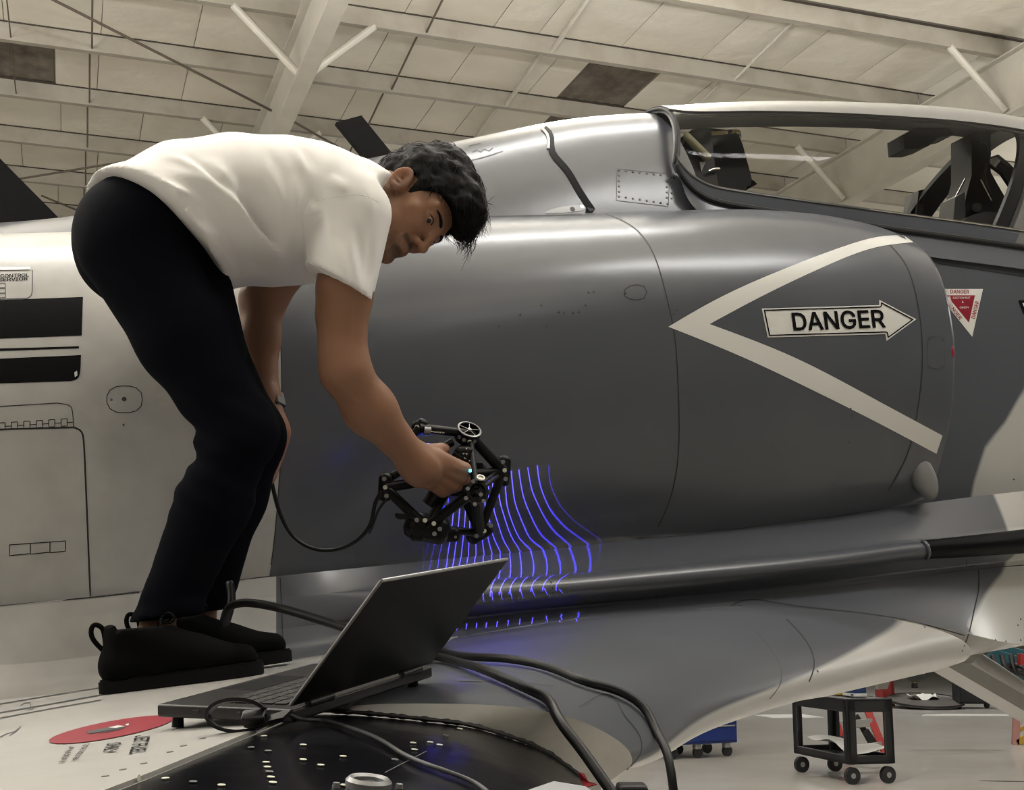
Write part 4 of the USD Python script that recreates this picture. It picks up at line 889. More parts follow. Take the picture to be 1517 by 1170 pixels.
# ---- shirt
CH = [(205, 338, 2.38, 90), (262, 322, 2.41, 101), (340, 314, 2.45, 107), (415, 315, 2.48, 104), (470, 318, 2.50, 94), (515, 318, 2.52, 78)]
ctr = [(at(float(x), float(y), Y), q*PXM(Y)) for x, y, Y, q in CH]
tor = [(a, b, ra, rb, LW, st_) for (a, ra), (b, rb), st_ in zip(ctr[:-1], ctr[1:], (1.78, 1.62, 1.55, 1.6, 1.75))]
shN, shF = at(519., 328., 2.36), at(470., 330., 2.70)
slv = (at(522., 318., 2.36), at(499., 436., 2.36), r(62, 2.36), r(56, 2.36)); slvF = (at(470., 330., 2.68), at(452., 372., 2.68), r(50, 2.68), r(42, 2.68))
nk = (at(535., 303., 2.49), at(560., 309., 2.49), r(62, 2.49), r(53, 2.49))
sn = slv[1]-slv[0]; sn = at(501., 421., 2.36)-at(527., 375., 2.36); sn /= np.linalg.norm(sn)
armN = [(at(515., 330., 2.37), at(511., 430., 2.37), r(40, 2.37), r(39, 2.37)), (at(511., 430., 2.37), at(511., 545., 2.39), r(38, 2.37), r(33, 2.39)),
        (at(512., 553., 2.39), at(548., 606., 2.44), r(35.5, 2.4), r(36, 2.44)), (at(548., 606., 2.44), at(622., 692., 2.55), r(35, 2.44), r(22, 2.55)), (at(490., 470., 2.37), at(497., 520., 2.37), r(20), r(20))]
def fold(P, a, b, amp, wid):
    "one soft crease along a line"
    a, b = np.asarray(a), np.asarray(b); d = b-a; L_ = d@d; d = d-LW*(d@LW); L_ = d@d; t = np.clip(((P-a)@d)/L_, 0, 1); q = P-(a+t[..., None]*d); q = q-(q@LW)[..., None]*LW; dist2 = (q*q).sum(-1); return 1.25*amp*np.exp(-dist2/(wid*wid))*np.sin(np.pi*np.clip(t, .0, 1.0))**1.2
yN = lambda x: np.interp(x, [150, 300, 450, 540], [2.20, 2.25, 2.28, 2.29])
FOLDS = [((258, 236), (456, 368), -.007, .009), ((252, 246), (440, 376), .007, .012), ((240, 232), (320, 285), .006, .010), ((165, 284), (268, 318), -.008, .008), ((190, 300), (275, 330), .006, .009), ((255, 305), (275, 322), -.014, .009), ((285, 335), (390, 388), .007, .011), ((395, 215), (425, 300), -.004, .012), ((432, 205), (455, 268), .005, .011), ((480, 290), (498, 420), .004, .010), ((515, 340), (540, 430), .005, .009), ((556, 330), (552, 420), -.005, .008), ((300, 240), (385, 352), .010, .016), ((330, 262), (440, 372), -.008, .018), ((240, 262), (330, 300), .007, .014), ((395, 240), (440, 370), .006, .014), ((360, 330), (452, 372), .010, .012), ((372, 352), (455, 385), -.009, .012),
         ((430, 262), (452, 350), .006, .012), ((180, 292), (270, 330), -.010, .012), ((200, 282), (300, 318), .010, .012), ((250, 318), (330, 372), .009, .012), ((160, 268), (250, 300), .007, .012), ((270, 300), (300, 360), -.009, .012),
         ((450, 290), (456, 400), -.005, .012), ((470, 300), (455, 330), .008, .012), ((480, 262), (520, 290), .005, .014), ((530, 330), (545, 420), -.005, .012), ((500, 350), (520, 425), .005, .012), ((445, 210), (470, 262), -.004, .016), ((300, 385), (420, 405), .008, .016), ((320, 350), (430, 398), -.007, .014), ((545, 270), (555, 330), .004, .010)]
FOLDS3 = [(at(float(a[0]), float(a[1]), yN(a[0])), at(float(b[0]), float(b[1]), yN(b[0])), q, w_) for a, b, q, w_ in FOLDS]
def shirt_f(X):
    D = cone_field(X, tor+[nk], .03); D2 = cone_field(X, [slv, slvF], .02)
    P = X.astype(float); q = (P-at(501., 421., 2.36))@sn
    nd = at(590., 318., 2.48)-at(540., 306., 2.49); D = np.maximum(D, ((P-at(569., 315., 2.47))@(nd/np.linalg.norm(nd))).astype(np.float32))      # neck opening
    D2 = np.maximum(D2, q.astype(np.float32))
    core = cone_field(X, [(armN[0][0], armN[1][1], r(44, 2.37), r(43, 2.37))], .01)
    D2 = np.maximum(D2, np.where(q > -.025, -core, -9))
    D = smin(D, D2, .028)
    n = meshkit.fbm(P*[7, 7, 7], 2, 9)-.5; D += (-.010*n).astype(np.float32)
    D -= (.012*np.exp(-(hem_cut(P)/.035)**2)).astype(np.float32)
    near = np.abs(D) < .05; PN = P[near]; e = np.zeros(len(PN))
    for a, b, amp, w_ in FOLDS3: e += fold(PN, a, b, amp, w_)
    e *= np.clip(((PN-at(350., 315., 2.42))@LW)/.05, 0, 1)
    D[near] -= e.astype(np.float32)
    cut = hem_cut(P) - .003*np.sin((P@LW)*40)
    D = np.maximum(D, cut.astype(np.float32))
    return D
m = surface_net(shirt_f, [at(120., 300., 2.35)[0]-.02, 2.10, at(400., 460., 2.3)[2]-.02], [at(590., 300., 2.5)[0]+.02, 2.92, at(300., 195., 2.45)[2]+.03], .0052)
sh = obj('shirt', taubin(m, 3), 'shirt_white', MAN, smooth=True, label='white short-sleeved T-shirt')
# stitched seams: sleeve hem, armhole, collar rib
def on_mesh(m, pxs, lift):
    pxs = np.asarray(pxs, float); d = ray(pxs[:, 0], pxs[:, 1]); d /= np.linalg.norm(d, axis=1, keepdims=True)
    tri, idx, loc = m.ray.intersects_id(np.repeat(CAM[None], len(d), 0), d, multiple_hits=False, return_locations=True); o = np.argsort(idx); return loc[o] - d[idx[o]]*lift
SHM = taubin(m, 3)
for pts in ([(457, 297), (450, 312), (449, 335), (453, 360), (456, 385)],):
    q = on_mesh(SHM, spline2(pts, 24), -.0005); obj('armhole_seam', tube(q, .0012, 6), 'shirt_white', MAN, smooth=True)
for pts in ([(470, 297), (500, 291), (540, 290), (562, 300)],):
    q = on_mesh(SHM, spline2(pts, 24), -.0005); obj('shoulder_seam', tube(q, .0010, 6), 'shirt_white', MAN, smooth=True)
q = on_mesh(SHM, spline2([(459, 389), (480, 403), (510, 420), (535, 434), (548, 439)], 26), -.0003); obj('sleeve_hem', tube(q, .0011, 6), 'shirt_white', MAN, smooth=True)

# ---- head: its own frame
u0 = .78*ER + .62*EU; f0 = .62*ER - .78*EU
psi, rho = math.radians(28), math.radians(22)
n1 = -math.cos(psi)*EF - math.sin(psi)*f0; hf = math.cos(psi)*f0 - math.sin(psi)*EF
hn_ = math.cos(rho)*n1 + math.sin(rho)*u0; hu = math.cos(rho)*u0 - math.sin(rho)*n1
HC = at(598., 304., 2.50); HR = np.stack([hf, hn_, hu], 1)               # columns: face forward, towards the viewer, crown
def hl(p): return HC + np.asarray(p, float)@HR.T
def head_local(Q):
    "distance field of the bare head in its own frame (x forward, y to the near side, z up)"
    a = np.abs(Q[..., 1]); S = np.stack([Q[..., 0], a, Q[..., 2]], -1)
    D = ell_sd(Q, (-.012, 0, .045), (.097, .076, .088))
    D = smin(D, ell_sd(Q, (.035, 0, .005), (.064, .064, .085)), .02)
    D = smin(D, ell_sd(Q, (.044, 0, -.052), (.050, .046, .052)), .025)
    D = smin(D, cone_sd(S, (.000, .054, -.045), (.084, .016, -.092), .018, .016), .022)          # jaw
    D = smin(D, ell_sd(Q, (.095, 0, -.093), (.015, .019, .014)), .015)                             # chin
    D = smin(D, cone_sd(S, (.060, .052, -.012), (.078, .036, -.020), .014, .014), .018)          # cheekbone
    D = smin(D, cone_sd(S, (.090, .012, .031), (.074, .048, .030), .0105, .010), .012)            # brow ridge
    D = smax(D, -ell_sd(S, (.107, .032, .012), (.020, .019, .014)), .012)                          # eye socket
    D = smin(D, ell_sd(S, (.0800, .0325, .0110), (.0140, .0155, .0132)), .004)                     # lids over the eyeball
    D = smax(D, -ell_sd(S, (.0965, .0325, .0085), (.0095, .0135, .0047)), .0012)                   # the opening between the lids
    D = smin(D, cone_sd(Q, (.095, 0, .022), (.118, 0, -.024), .0075, .0095), .009)                 # nose
    D = smin(D, ell_sd(Q, (.119, 0, -.028), (.0105, .0105, .0095)), .006); D = smin(D, ell_sd(S, (.106, .0125, -.031), (.0105, .0075, .0075)), .006)
    D = smax(D, -ell_sd(S, (.112, .0065, -.0405), (.006, .0038, .004)), .003)
    D = smin(D, ell_sd(Q, (.094, 0, -.060), (.014, .026, .018)), .012)                             # mouth mound
    D = smin(D, cone_sd(S, (.1065, .000, -.0555), (.0985, .020, -.0590), .0046, .0026), .005); D = smin(D, cone_sd(S, (.1055, .000, -.0660), (.0980, .019, -.0620), .0052, .0028), .005)
    D = smax(D, -cone_sd(S, (.1125, .000, -.0605), (.1015, .0235, -.0605), .0022, .0016), .003)
    D = smax(D, -ell_sd(Q, (.106, 0, -.078), (.008, .016, .006)), .008)
    return D
def ear_local(Q, s):
    c = np.array([.006, s*.0725, -.004]); P = (Q-np.float32(c))/.86
    x, y, z = P[..., 0], P[..., 1]*s, P[..., 2]; x2 = x*.96+z*.26; z2 = z*.96-x*.26; y2 = y - .012 - (-x2)*.45
    rr_ = np.sqrt((x2/.0175)**2+(z2/.031)**2)
    disc = np.maximum(np.abs(y2)-.0035, (rr_-1)*.017)
    rim = np.sqrt(((rr_-.9)*.018)**2+(y2-.003)**2)-.0042
    lobe = ell_sd(np.stack([x2-.006, y2-.002, z2+.027], -1), (0, 0, 0), (.0085, .005, .0095))
    con = ell_sd(np.stack([x2-.003, y2-.009, z2+.001], -1), (0, 0, 0), (.0110, .0105, .020))
    d = smin(smin(disc, rim, .004), lobe, .006); d = smax(d, -con, .003)
    anti = np.sqrt((np.sqrt((x2*1.1)**2+((z2-.006)*.75)**2)-.0115)**2+(y2-.003)**2)-.0024
    d = smin(d, np.where(x2 < .006, anti, 1).astype(np.float32), .003)
    return .86*smin(d, ell_sd(np.stack([x2-.013, y2+.006, z2+.004], -1), (0, 0, 0), (.008, .012, .022)), .006)
def neck_prims(): return [(hl((-.030, 0, -.02)), at(548., 306., 2.50), .060, .063), (at(548., 306., 2.50), at(500., 316., 2.52), .063, .085), (hl((.02, 0, -.06)), at(556., 330., 2.48), .040, .05)]
def head_f(X):
    Q = ((X-HC.astype(np.float32))@HR.astype(np.float32)).astype(np.float32)
    D = head_local(Q)
    for s in (1, -1): D = smin(D, ear_local(Q, s), .004)
    Dn = np.full(X.shape[:3], 9.0, np.float32)
    for a, b, ra, rb in neck_prims(): Dn = smin(Dn, cone_sd(X, a, b, ra, rb).astype(np.float32), .03)
    return smin(D, Dn, .03)
lo_, hi_ = HC-[.13, .15, .165], HC+[.165, .15, .13]
hm = surface_net(head_f, lo_, hi_, .0026); hm = taubin(hm, 2)
hq = (np.asarray(hm.vertices)-HC)@HR
# beard mask: moustache, chin and jaw line to the sideburns (a growth of short hair, part of the skin)
a_ = np.abs(hq[:, 1]); jaw = np.exp(-((hq[:, 2]+.085-.35*np.clip(.07-hq[:, 0], 0, .1))/.026)**2)*(hq[:, 0] > -.02)*np.clip((hq[:, 0]+.02)/.02, 0, 1)
mou = np.exp(-((hq[:, 2]+.046+.12*a_)/.0075)**2)*(hq[:, 0] > .085)*(a_ < .028)
goa = np.exp(-((hq[:, 2]+.083)/.012)**2)*(a_ < .022)*(hq[:, 0] > .07); sid = np.exp(-((hq[:, 0]-.018)/.012)**2)*(a_ > .05)*np.clip((.03-hq[:, 2])/.02, 0, 1)*np.clip((hq[:, 2]+.06)/.03, 0, 1)
cor = np.exp(-(((a_-.028)/.006)**2))*(hq[:, 2] < -.045)*(hq[:, 2] > -.09)*(hq[:, 0] > .07)*.6
beard = np.clip(.42*jaw + .80*mou + .40*goa + .45*sid + .35*cor, 0, .9)
lips = (a_ < .024)*(hq[:, 0] > .095)*np.exp(-((hq[:, 2]+.0605)/.006)**4); beard = np.clip(beard*(1-.8*lips)+.22*lips, 0, 1)

# ---- right hand gripping the scanner handle, with forearm; left arm and hand behind
WP = at(614., 680., 2.545); KP = at(676., 713., 2.605)
hx = (KP-WP)/np.linalg.norm(KP-WP); hy0 = -.55*ER - .83*EU + .05*EF; hz = np.cross(hx, hy0); hz /= np.linalg.norm(hz); hz = hz if hz@EF < 0 else -hz; hyv = hy0-hx*(hy0@hx); hyv -= hz*(hyv@hz); hyv /= np.linalg.norm(hyv)
def hp(x, y, z): return WP + hx*x + hyv*y + hz*z
KL = np.linalg.norm(KP-WP)
hand = [(hp(.0, -.006, -.004), hp(KL*.55, -.014, -.004), .024, .021), (hp(.0, .006, -.004), hp(KL*.55, .016, -.006), .023, .020)]
hand += [(hp(.045, -.024, -.002), hp(KL, -.030, .000), .0165, .0145), (hp(.045, -.008, -.001), hp(KL+.005, -.009, .003), .0165, .0145), (hp(.045, .010, -.002), hp(KL-.002, .012, .001), .016, .014), (hp(.040, .026, -.005), hp(KL-.012, .031, -.005), .0155, .013)]
fing = []
for i, (y, l1, l2, l3, rad, kx) in enumerate(((-.031, .044, .026, .021, .0100, 0), (-.0095, .048, .029, .022, .0102, .005), (.012, .044, .027, .021, .0096, -.002), (.032, .036, .021, .019, .0086, -.012))):
    a = hp(KL+kx, y, .003 if i < 3 else -.003); fing.append([(a+hz*.0015, a+hz*.0015-hx*.012, rad*1.22, rad*.9)]) if False else None; d1 = hx*.66 - hz*.75 + hyv*.02; d2 = -hx*.78 - hz*.62; d3 = -hx*.86 + hz*.42
    b = a+d1/np.linalg.norm(d1)*l1; c = b+d2/np.linalg.norm(d2)*l2; e = c+d3/np.linalg.norm(d3)*l3
    fing.append([(a, b, rad*1.14, rad), (b, c, rad, rad*.93), (c, e, rad*.93, rad*.8)])
tb, t1, t2, t3 = hp(.022, -.022, -.012), hp(.054, -.038, -.030), hp(.074, -.038, -.056), hp(.086, -.030, -.074)
fing.append([(tb, t1, .018, .0135), (t1, t2, .0128, .0115), (t2, t3, .0115, .009)])
def arm_f(X):
    D = cone_field(X, armN[:4], .035); D = smin(D, cone_field(X, [armN[4]], .02), .03)
    D = smin(D, cone_field(X, hand, .012), .03)
    D = smin(D, cone_field(X, [(armN[3][1], hp(.02, 0, -.004), r(24, 2.55), .026)], .01), .03)
    for fg in fing: D = smin(D, cone_field(X, fg, .004), .0045)
    for i, y in enumerate((-.030, -.009, .012, .031)):                  # knuckles and tendons on the back of the hand
        D = smin(D, cone_field(X, [(hp(KL-.002-(.012 if i == 3 else 0), y, .0055 if i < 3 else .001), hp(KL*.45, y*.6, .0135), .0115, .0035)], .004), .006)
    return D
m1 = surface_net(arm_f, [at(465., 500., 2.35)[0]-.02, 2.28, at(660., 760., 2.62)[2]-.02], [at(705., 700., 2.62)[0]+.02, 2.74, at(500., 350., 2.35)[2]], .0032); m1 = taubin(m1, 3)
wF = at(394., 592., 2.64)
armF = [(at(468., 335., 2.70), at(392., 440., 2.67), r(40, 2.68), r(33, 2.67)), (at(388., 446., 2.67), at(384., 500., 2.66), r(33, 2.67), r(29, 2.66)), (at(384., 500., 2.66), wF, r(29, 2.66), r(19, 2.65)), (wF, at(400., 640., 2.64), r(19, 2.65), r(24, 2.65)), (at(400., 640., 2.64), at(396., 672., 2.64), r(28, 2.65), r(26, 2.65))]
hF = []
for i, (dx, ln) in enumerate(((8, 40), (3, 46), (-4, 44), (-10, 36))):
    a = at(399.+dx*.9, 668., 2.63+.012*i); b = at(401.+dx, 668.+ln*.55, 2.615+.012*i); c = at(398.+dx*.8, 668.+ln, 2.60+.012*i); hF.append([(a, b, .0095, .009), (b, c, .009, .0075)])
hF.append([(at(388., 650., 2.61), at(398., 690., 2.58), .011, .0095), (at(398., 690., 2.58), at(402., 712., 2.575), .0095, .008)])
def armF_f(X):
    D = cone_field(X, armF, .03)
    for fg in hF: D = smin(D, cone_field(X, fg, .004), .005)
    return D
m2 = surface_net(armF_f, [at(340., 500., 2.6)[0]-.03, 2.50, at(400., 735., 2.6)[2]-.01], [at(480., 500., 2.6)[0]+.05, 2.80, at(450., 330., 2.7)[2]+.05], .005); m2 = taubin(m2, 3)
# ankles
m3_ = [cat([surface_net(lambda X, a=a, Y=Y: cone_field(X, [(a+[.012, 0, .045], a+[.0, 0, -.045], r(25, Y), r(28, Y)), (a+[.0, 0, -.04], a+[.05, .02, -.045], r(27, Y), r(28, Y))], .02), a-[.08, .08, .14], a+[.16, .12, .10], .008)]) for a, Y in ((at(228., 930., 2.33), 2.33), (at(288., 925., 2.55), 2.55))]
body = cat([hm, m1, m2]+m3_); mask = np.zeros(len(body.vertices)); mask[:len(hm.vertices)] = beard
obj('body', body, 'skin', MAN, smooth=True, uv=np.stack([mask, 0*mask], 1), label='brown skin with short beard')
HML = trimesh.Trimesh(hq, hm.faces, process=False)
def face_x(y, z):
    loc = HML.ray.intersects_location([[.25, y, z]], [[-1., 0, 0]], multiple_hits=True)[0]; return loc[:, 0].max() if len(loc) else .09
for y, nm in ((.0325, 'near'), (-.0325, 'far')):
    e = part_group('eye', MAN); c = hl((.0805, y, .0100))
    obj('eyeball', place(trimesh.creation.icosphere(3, .0126), None, c), 'eye_white', e, smooth=True)
    gz = hf*.86 - hu*.38 + hn_*.10; gz /= np.linalg.norm(gz); obj('iris', place(lathe([(0, .0011), (.004, .0008), (.0062, -.0006)], 20), frame_from(hu, gz), c+gz*.0119), 'eye_iris', e)
    obj('eyelash', tube([hl((face_x(y+.0135*t, .0160-.0035*t*t)+.0004, y+.0135*t, .0150-.0035*t*t)) for t in np.linspace(-1, 1, 9)], .0011, 6), 'hair_black', e)
    s = 1 if y > 0 else -1
    obj('eyebrow', tube([(lambda yy, zz: hl((face_x(yy, zz)+.0008, yy, zz)))(s*(.011+.037*t), .0265+.0065*math.sin(t*2.4)-.003*t) for t in np.linspace(0, 1, 12)], [.0022, .0032, .0036, .0036, .0034, .0032, .003, .0027, .0024, .002, .0016, .001], 8), 'hair_black', MAN)

# ---- hair: a full wavy cap and loose strands falling over the forehead
def hair_f(X):
    Q = ((X-HC.astype(np.float32))@HR.astype(np.float32)).astype(np.float32)
    x, y, z = Q[..., 0], Q[..., 1], Q[..., 2]
    D = ell_sd(Q, (-.012, 0, .052), (.108, .0865, .102))
    D = smin(D, ell_sd(Q, (.055, .0, .112), (.055, .066, .038)), .03)                           # the quiff
    D = smin(D, ell_sd(Q, (.098, .005, .088), (.026, .058, .040)), .03)
    D = smin(D, ell_sd(Q, (-.02, 0, .13), (.07, .062, .036)), .03)
    P = Q.astype(float); D = D - (.020*(meshkit.fbm(P*[38, 38, 26]+[3, 1, 2], 3, 21)-.5)).astype(np.float32)
    # hairline: above the forehead, round the ear, down to the nape
    a = np.abs(y); front = np.where(a < .045, .062+.1*(.045-a)*0, .062-(a-.045)*1.2)
    line = np.interp(x.ravel(), [-.12, -.075, -.045, -.025, -.010, .008, .020, .027, .042, .058, .080, .13], [-.055, -.050, -.036, -.010, .018, .030, .026, -.020, .022, .050, .060, .064]).reshape(x.shape)
    line = line + np.where(x > .05, .0, 0)
    return np.maximum(D, (line-z).astype(np.float32)*.8)
hh = surface_net(hair_f, HC-[.14, .15, .12], HC+[.19, .15, .16], .0034); hh = taubin(hh, 2)
obj('hair', hh, 'hair_black', MAN, smooth=True, label='thick wavy black hair')
hv = np.asarray(hh.vertices); hfn = np.asarray(hh.vertex_normals); hl_ = (hv-HC)@HR
rg = np.random.default_rng(5); sel = rg.choice(len(hv), 2600); curves = []
grav = np.array([0, 0, -1.0])
for i in sel:
    p = hv[i]; n = hfn[i]; q = hl_[i]
    if q[2] < .03 and q[0] > .0: continue
    t = -hu*.35 + hf*(.9 if q[0] > -.03 else -.5) + rg.normal(0, .35, 3); t -= n*(t@n); t /= np.linalg.norm(t)+1e-9
    L0 = rg.uniform(.018, .042); pts = []; ph = rg.uniform(0, 6.28); am = rg.uniform(.001, .004); bn = np.cross(n, t)
    for s in np.linspace(0, 1, 7):
        pts.append(p - n*.002 + t*L0*s + n*(.010*s - .013*s*s) + bn*am*math.sin(ph+s*5) + grav*.010*s*s)
    curves.append(pts)
for k in range(150):                                                    # the fringe hangs down from the front of the quiff
    y = rg.uniform(-.05, .055); p = hl((rg.uniform(.095, .122), y, rg.uniform(.075, .105))); L0 = rg.uniform(.03, .058); ph = rg.uniform(0, 6.28); pts = []
    for s in np.linspace(0, 1, 8): pts.append(p + grav*L0*s + hf*.012*s*(1-s) - ER*.010*s*s + hn_*.004*math.sin(ph+4*s) + ER*.003*math.sin(ph*2+5*s))
    curves.append(pts)
for k in range(70):                                                     # flyaways on the crown
    p = hl((rg.uniform(-.05, .08), rg.uniform(-.04, .05), .145)); d = rg.normal(0, .5, 3)+hu*.8+hf*.3; L0 = rg.uniform(.015, .035); pts = [p-hu*.012+d*L0*s*(1-.45*s)+hf*.012*math.sin(3*s) for s in np.linspace(0, 1, 7)]; curves.append(pts)
def hair_curves(name, curves, w, mt, parent, label=None):
    c = UsdGeom.BasisCurves.Define(stage, path_for(name, parent)); c.CreateTypeAttr('cubic'); c.CreateBasisAttr('catmullRom'); n = [len(x) for x in curves]
    c.CreateCurveVertexCountsAttr(Vt.IntArray(n)); c.CreatePointsAttr(Vt.Vec3fArray.FromNumpy(np.array([p for x in curves for p in x], np.float32)))
    c.CreateWidthsAttr(Vt.FloatArray.FromNumpy(np.concatenate([np.linspace(w, w*.25, k) for k in n]).astype(np.float32))); c.SetWidthsInterpolation('vertex')
    UsdShade.MaterialBindingAPI.Apply(c.GetPrim()).Bind(MATS[mt]); tag(c, label, kind='stuff')
hair_curves('hair_strands', [c if len(c) == 7 else c[:7] if False else c for c in curves], .0011, 'hair_black', MAN, 'loose wavy strands of black hair')

# ---- watch on the left wrist
wt_ = part_group('wristwatch', MAN, 'black wristwatch on the left wrist'); wa_ = (at(397., 604., 2.64)-at(391., 575., 2.65)); wa_ /= np.linalg.norm(wa_); wc = at(394., 598., 2.645)
Rw = frame_from(EF, wa_); obj('band', place(lathe([(.0262, -.009), (.0285, -.009), (.0285, .009), (.0262, .009), (.0262, -.009)], 28), Rw, wc), 'black_plastic', wt_)
od = ER*.85 - EU*.15 - EF*.4; od -= wa_*(od@wa_); od /= np.linalg.norm(od); obj('case', place(rbox(.036, .036, .011, .004), frame_from(wa_, od), wc+od*.031), 'black_gloss', wt_)
obj('dial', place(cbox(.029, .029, .001, .0003), frame_from(wa_, od), wc+od*.0369), 'grey_metal', wt_)

# ---- shoes
WN = np.array([-.11, -.042, 1.0]); WN /= np.linalg.norm(WN)
def shoe(heel, fwd, ank, near):
    fwd = fwd - WN*(fwd@WN); fwd /= np.linalg.norm(fwd); lat = np.cross(WN, fwd); Rs = np.stack([fwd, lat, WN], 1); o = heel
    KS = (.88 if near else .93); S_ = lambda p: o + KS*np.asarray(p, float)@Rs.T
    foot = sg.Polygon(chaikin([(0, -.028), (.06, -.034), (.13, -.036), (.20, -.048), (.26, -.046), (.302, -.022), (.312, .006), (.295, .034), (.24, .046), (.18, .044), (.10, .036), (.04, .034), (0, .022), (-.012, -.004)], 3))
    sole = cat([place(prism(foot, .022), Rs*KS, o), place(prism(foot.buffer(-.003), .006), Rs*KS, o+WN*.020*KS)])
    s = part_group('shoe', MAN, 'black ankle-high shoe with a pull loop' if near else None)
    obj('sole', sole, 'sole_black', s, smooth=30)
    al = (ank-o)@Rs
    pr = [((.030, 0, .050), (.10, 0, .052), .034, .036), ((.10, 0, .052), (.20, -.002, .042), .036, .036), ((.20, -.002, .042), (.27, -.002, .034), .036, .028), ((.034, 0, .05), (.048, 0, .112), .036, .037), ((.05, 0, .112), (.10, 0, .090), .037, .036), ((.10, 0, .090), (.17, 0, .060), .036, .036)]
    def f(X):
        Q = ((X-o.astype(np.float32))@Rs.astype(np.float32)); Q = Q*np.float32([1/KS, .92/KS, 1/KS]); D = np.full(X.shape[:3], 9., np.float32)
        for a, b, ra, rb in pr: D = smin(D, cone_sd(Q, a, b, ra, rb).astype(np.float32), .022)
        top = Q[..., 2]-(.118-.10*np.abs(Q[..., 0]-.05)*.3+.012*(Q[..., 0] < .03))
        D = np.maximum(D, top); D = np.maximum(D, .022-Q[..., 2])
        inn = cone_sd(Q, (.055, 0, .10), (.055, 0, .17), .029, .031); return np.maximum(D, np.where(Q[..., 2] > .095, -inn, -9)).astype(np.float32)
    c8 = np.array([S_(p) for p in ((-.03, -.06, 0), (.33, -.06, 0), (-.03, .06, 0), (.33, .06, 0), (-.03, 0, .15), (.33, 0, .15))])
    u = obj('upper', taubin(surface_net(f, c8.min(0), c8.max(0), .0055), 3), 'shoe_black', s, smooth=True)
    obj('pull_loop', tube([S_(p) for p in ((.004, 0, .082), (-.010, 0, .100), (-.016, 0, .118), (-.010, 0, .132), (.002, 0, .128), (.008, 0, .112), (.009, 0, .095))], .0042, 8, smooth=30), 'shoe_black', s)
    for k in range(4):
        x = .112+.019*k; z = .127-.0155*k; obj('lace', tube([S_((x, -.030, z-.016)), S_((x+.004, -.012, z)), S_((x+.004, .012, z)), S_((x, .030, z-.016))], .0026, 6, smooth=12), 'shoe_black', s)
    obj('lace_bow', tube([S_(p) for p in ((.118, 0, .128), (.132, -.02, .140), (.140, -.035, .128), (.130, -.02, .120), (.118, 0, .128), (.130, .02, .140), (.138, .032, .130), (.128, .015, .122))], .0022, 6, smooth=40), 'shoe_black', s)
    if near:
        P = S_((.086, -.0395, .094)); obj('tag', place(rbox(.013, .013, .002, .0008), frame_from(fwd+WN, -lat*.98+WN*.2), P), 'orange_tag', s, label='small orange diamond tag')
        obj('tag_mark', place(cbox(.006, .006, .001, .0002), frame_from(fwd+WN, -lat*.98+WN*.2), P-lat*.0012), 'shoe_black', s)
    return s
hN = wing_z(np.float64(154.), np.float64(1031.)); shoe(hN+WN*.0045, FD+np.array([0, -.06, 0]), ankN, True)
tF = wing_z(np.float64(446.), np.float64(984.)); shoe(tF-np.array([.933, .33, .10])/np.linalg.norm([.933, .33, .10])*.302+WN*.004, FD, ankF, False)
# ================================================================== the hand-held scanner
SCN = thing('handheld_scanner', 'black hand-held laser scanner frame with white dots gripped in his right hand', 'scanner')
mat('dot_white', (.72, .72, .62), .35); mat('dot_grey', (.25, .24, .25), .4); mat('carbon_black', (.003, .003, .0035), .45, spec=.25, bump=(500, .15, .001))
mat('led_red', (.1, .02, .01), .4, emit=((1, .25, .08), 14)); mat('led_cyan', (.02, .1, .2), .4, emit=((.05, .55, 1), 2.2)); mat('led_blue', (.0, .01, .1), .4, emit=((.01, .05, 1), .35))
z2 = lambda x, y: (530+x/5.319, 600+y/5.319)
def sp(x, y, Y): a, b = z2(x, y); return at(a, b, Y)
ND = {'top': sp(878, 225, 2.66), 'tl': sp(480, 178, 2.60), 'right': sp(1145, 520, 2.70), 'left': sp(215, 650, 2.60), 'centre': sp(930, 670, 2.575), 'bl': sp(540, 960, 2.62), 'br': sp(960, 1010, 2.70), 'rear': sp(770, 560, 2.655)}
def strut(a, b, w, name='strut', m='carbon_black', ell=1.0):
    a, b = np.asarray(a), np.asarray(b); R = frame_from(z=b-a, x=ER); p = np.array([[math.cos(t)*w, math.sin(t)*w*ell] for t in np.linspace(0, 2*np.pi, 13)[:-1]])
    q = place(prism(p, np.linalg.norm(b-a)), R, a); return obj(name, q, m, SCN, smooth=40)
for a, b, w in (('tl', 'top', .0082), ('top', 'right', .0105), ('top', 'centre', .0065), ('right', 'br', .0078), ('left', 'bl', .0088), ('bl', 'centre', .0088), ('centre', 'br', .0098), ('top', 'rear', .009), ('bl', 'br', .007), ('left', 'rear', .009), ('rear', 'right', .008), ('rear', 'br', .008), ('rear', 'bl', .008)):
    strut(ND[a], ND[b], w*1.18)
strut(sp(745, 290, 2.65), sp(270, 560, 2.61), .0088); strut(sp(400, 300, 2.6), ND['tl'], .008); strut(sp(1000, 640, 2.58), sp(1105, 560, 2.68), .0045); strut(sp(985, 610, 2.58), sp(1090, 530, 2.69), .0035)
def dots(node, pts, Y, rr=.0047, nrm=None):
    for i, (x, y, br) in enumerate(pts):
        p = sp(x, y, Y); n = (CAM-p)/np.linalg.norm(CAM-p) if nrm is None else nrm[i]; n = n/np.linalg.norm(n)
        obj('reference_dot', place(lathe([(0, 0), (rr, 0), (rr, .0009), (.0008, .0012), (0, .0012)], 18), frame_from(z=n, x=ER), p), 'dot_white' if br else 'dot_grey', node)
def node(name, label=None): return part_group(name, SCN, label)
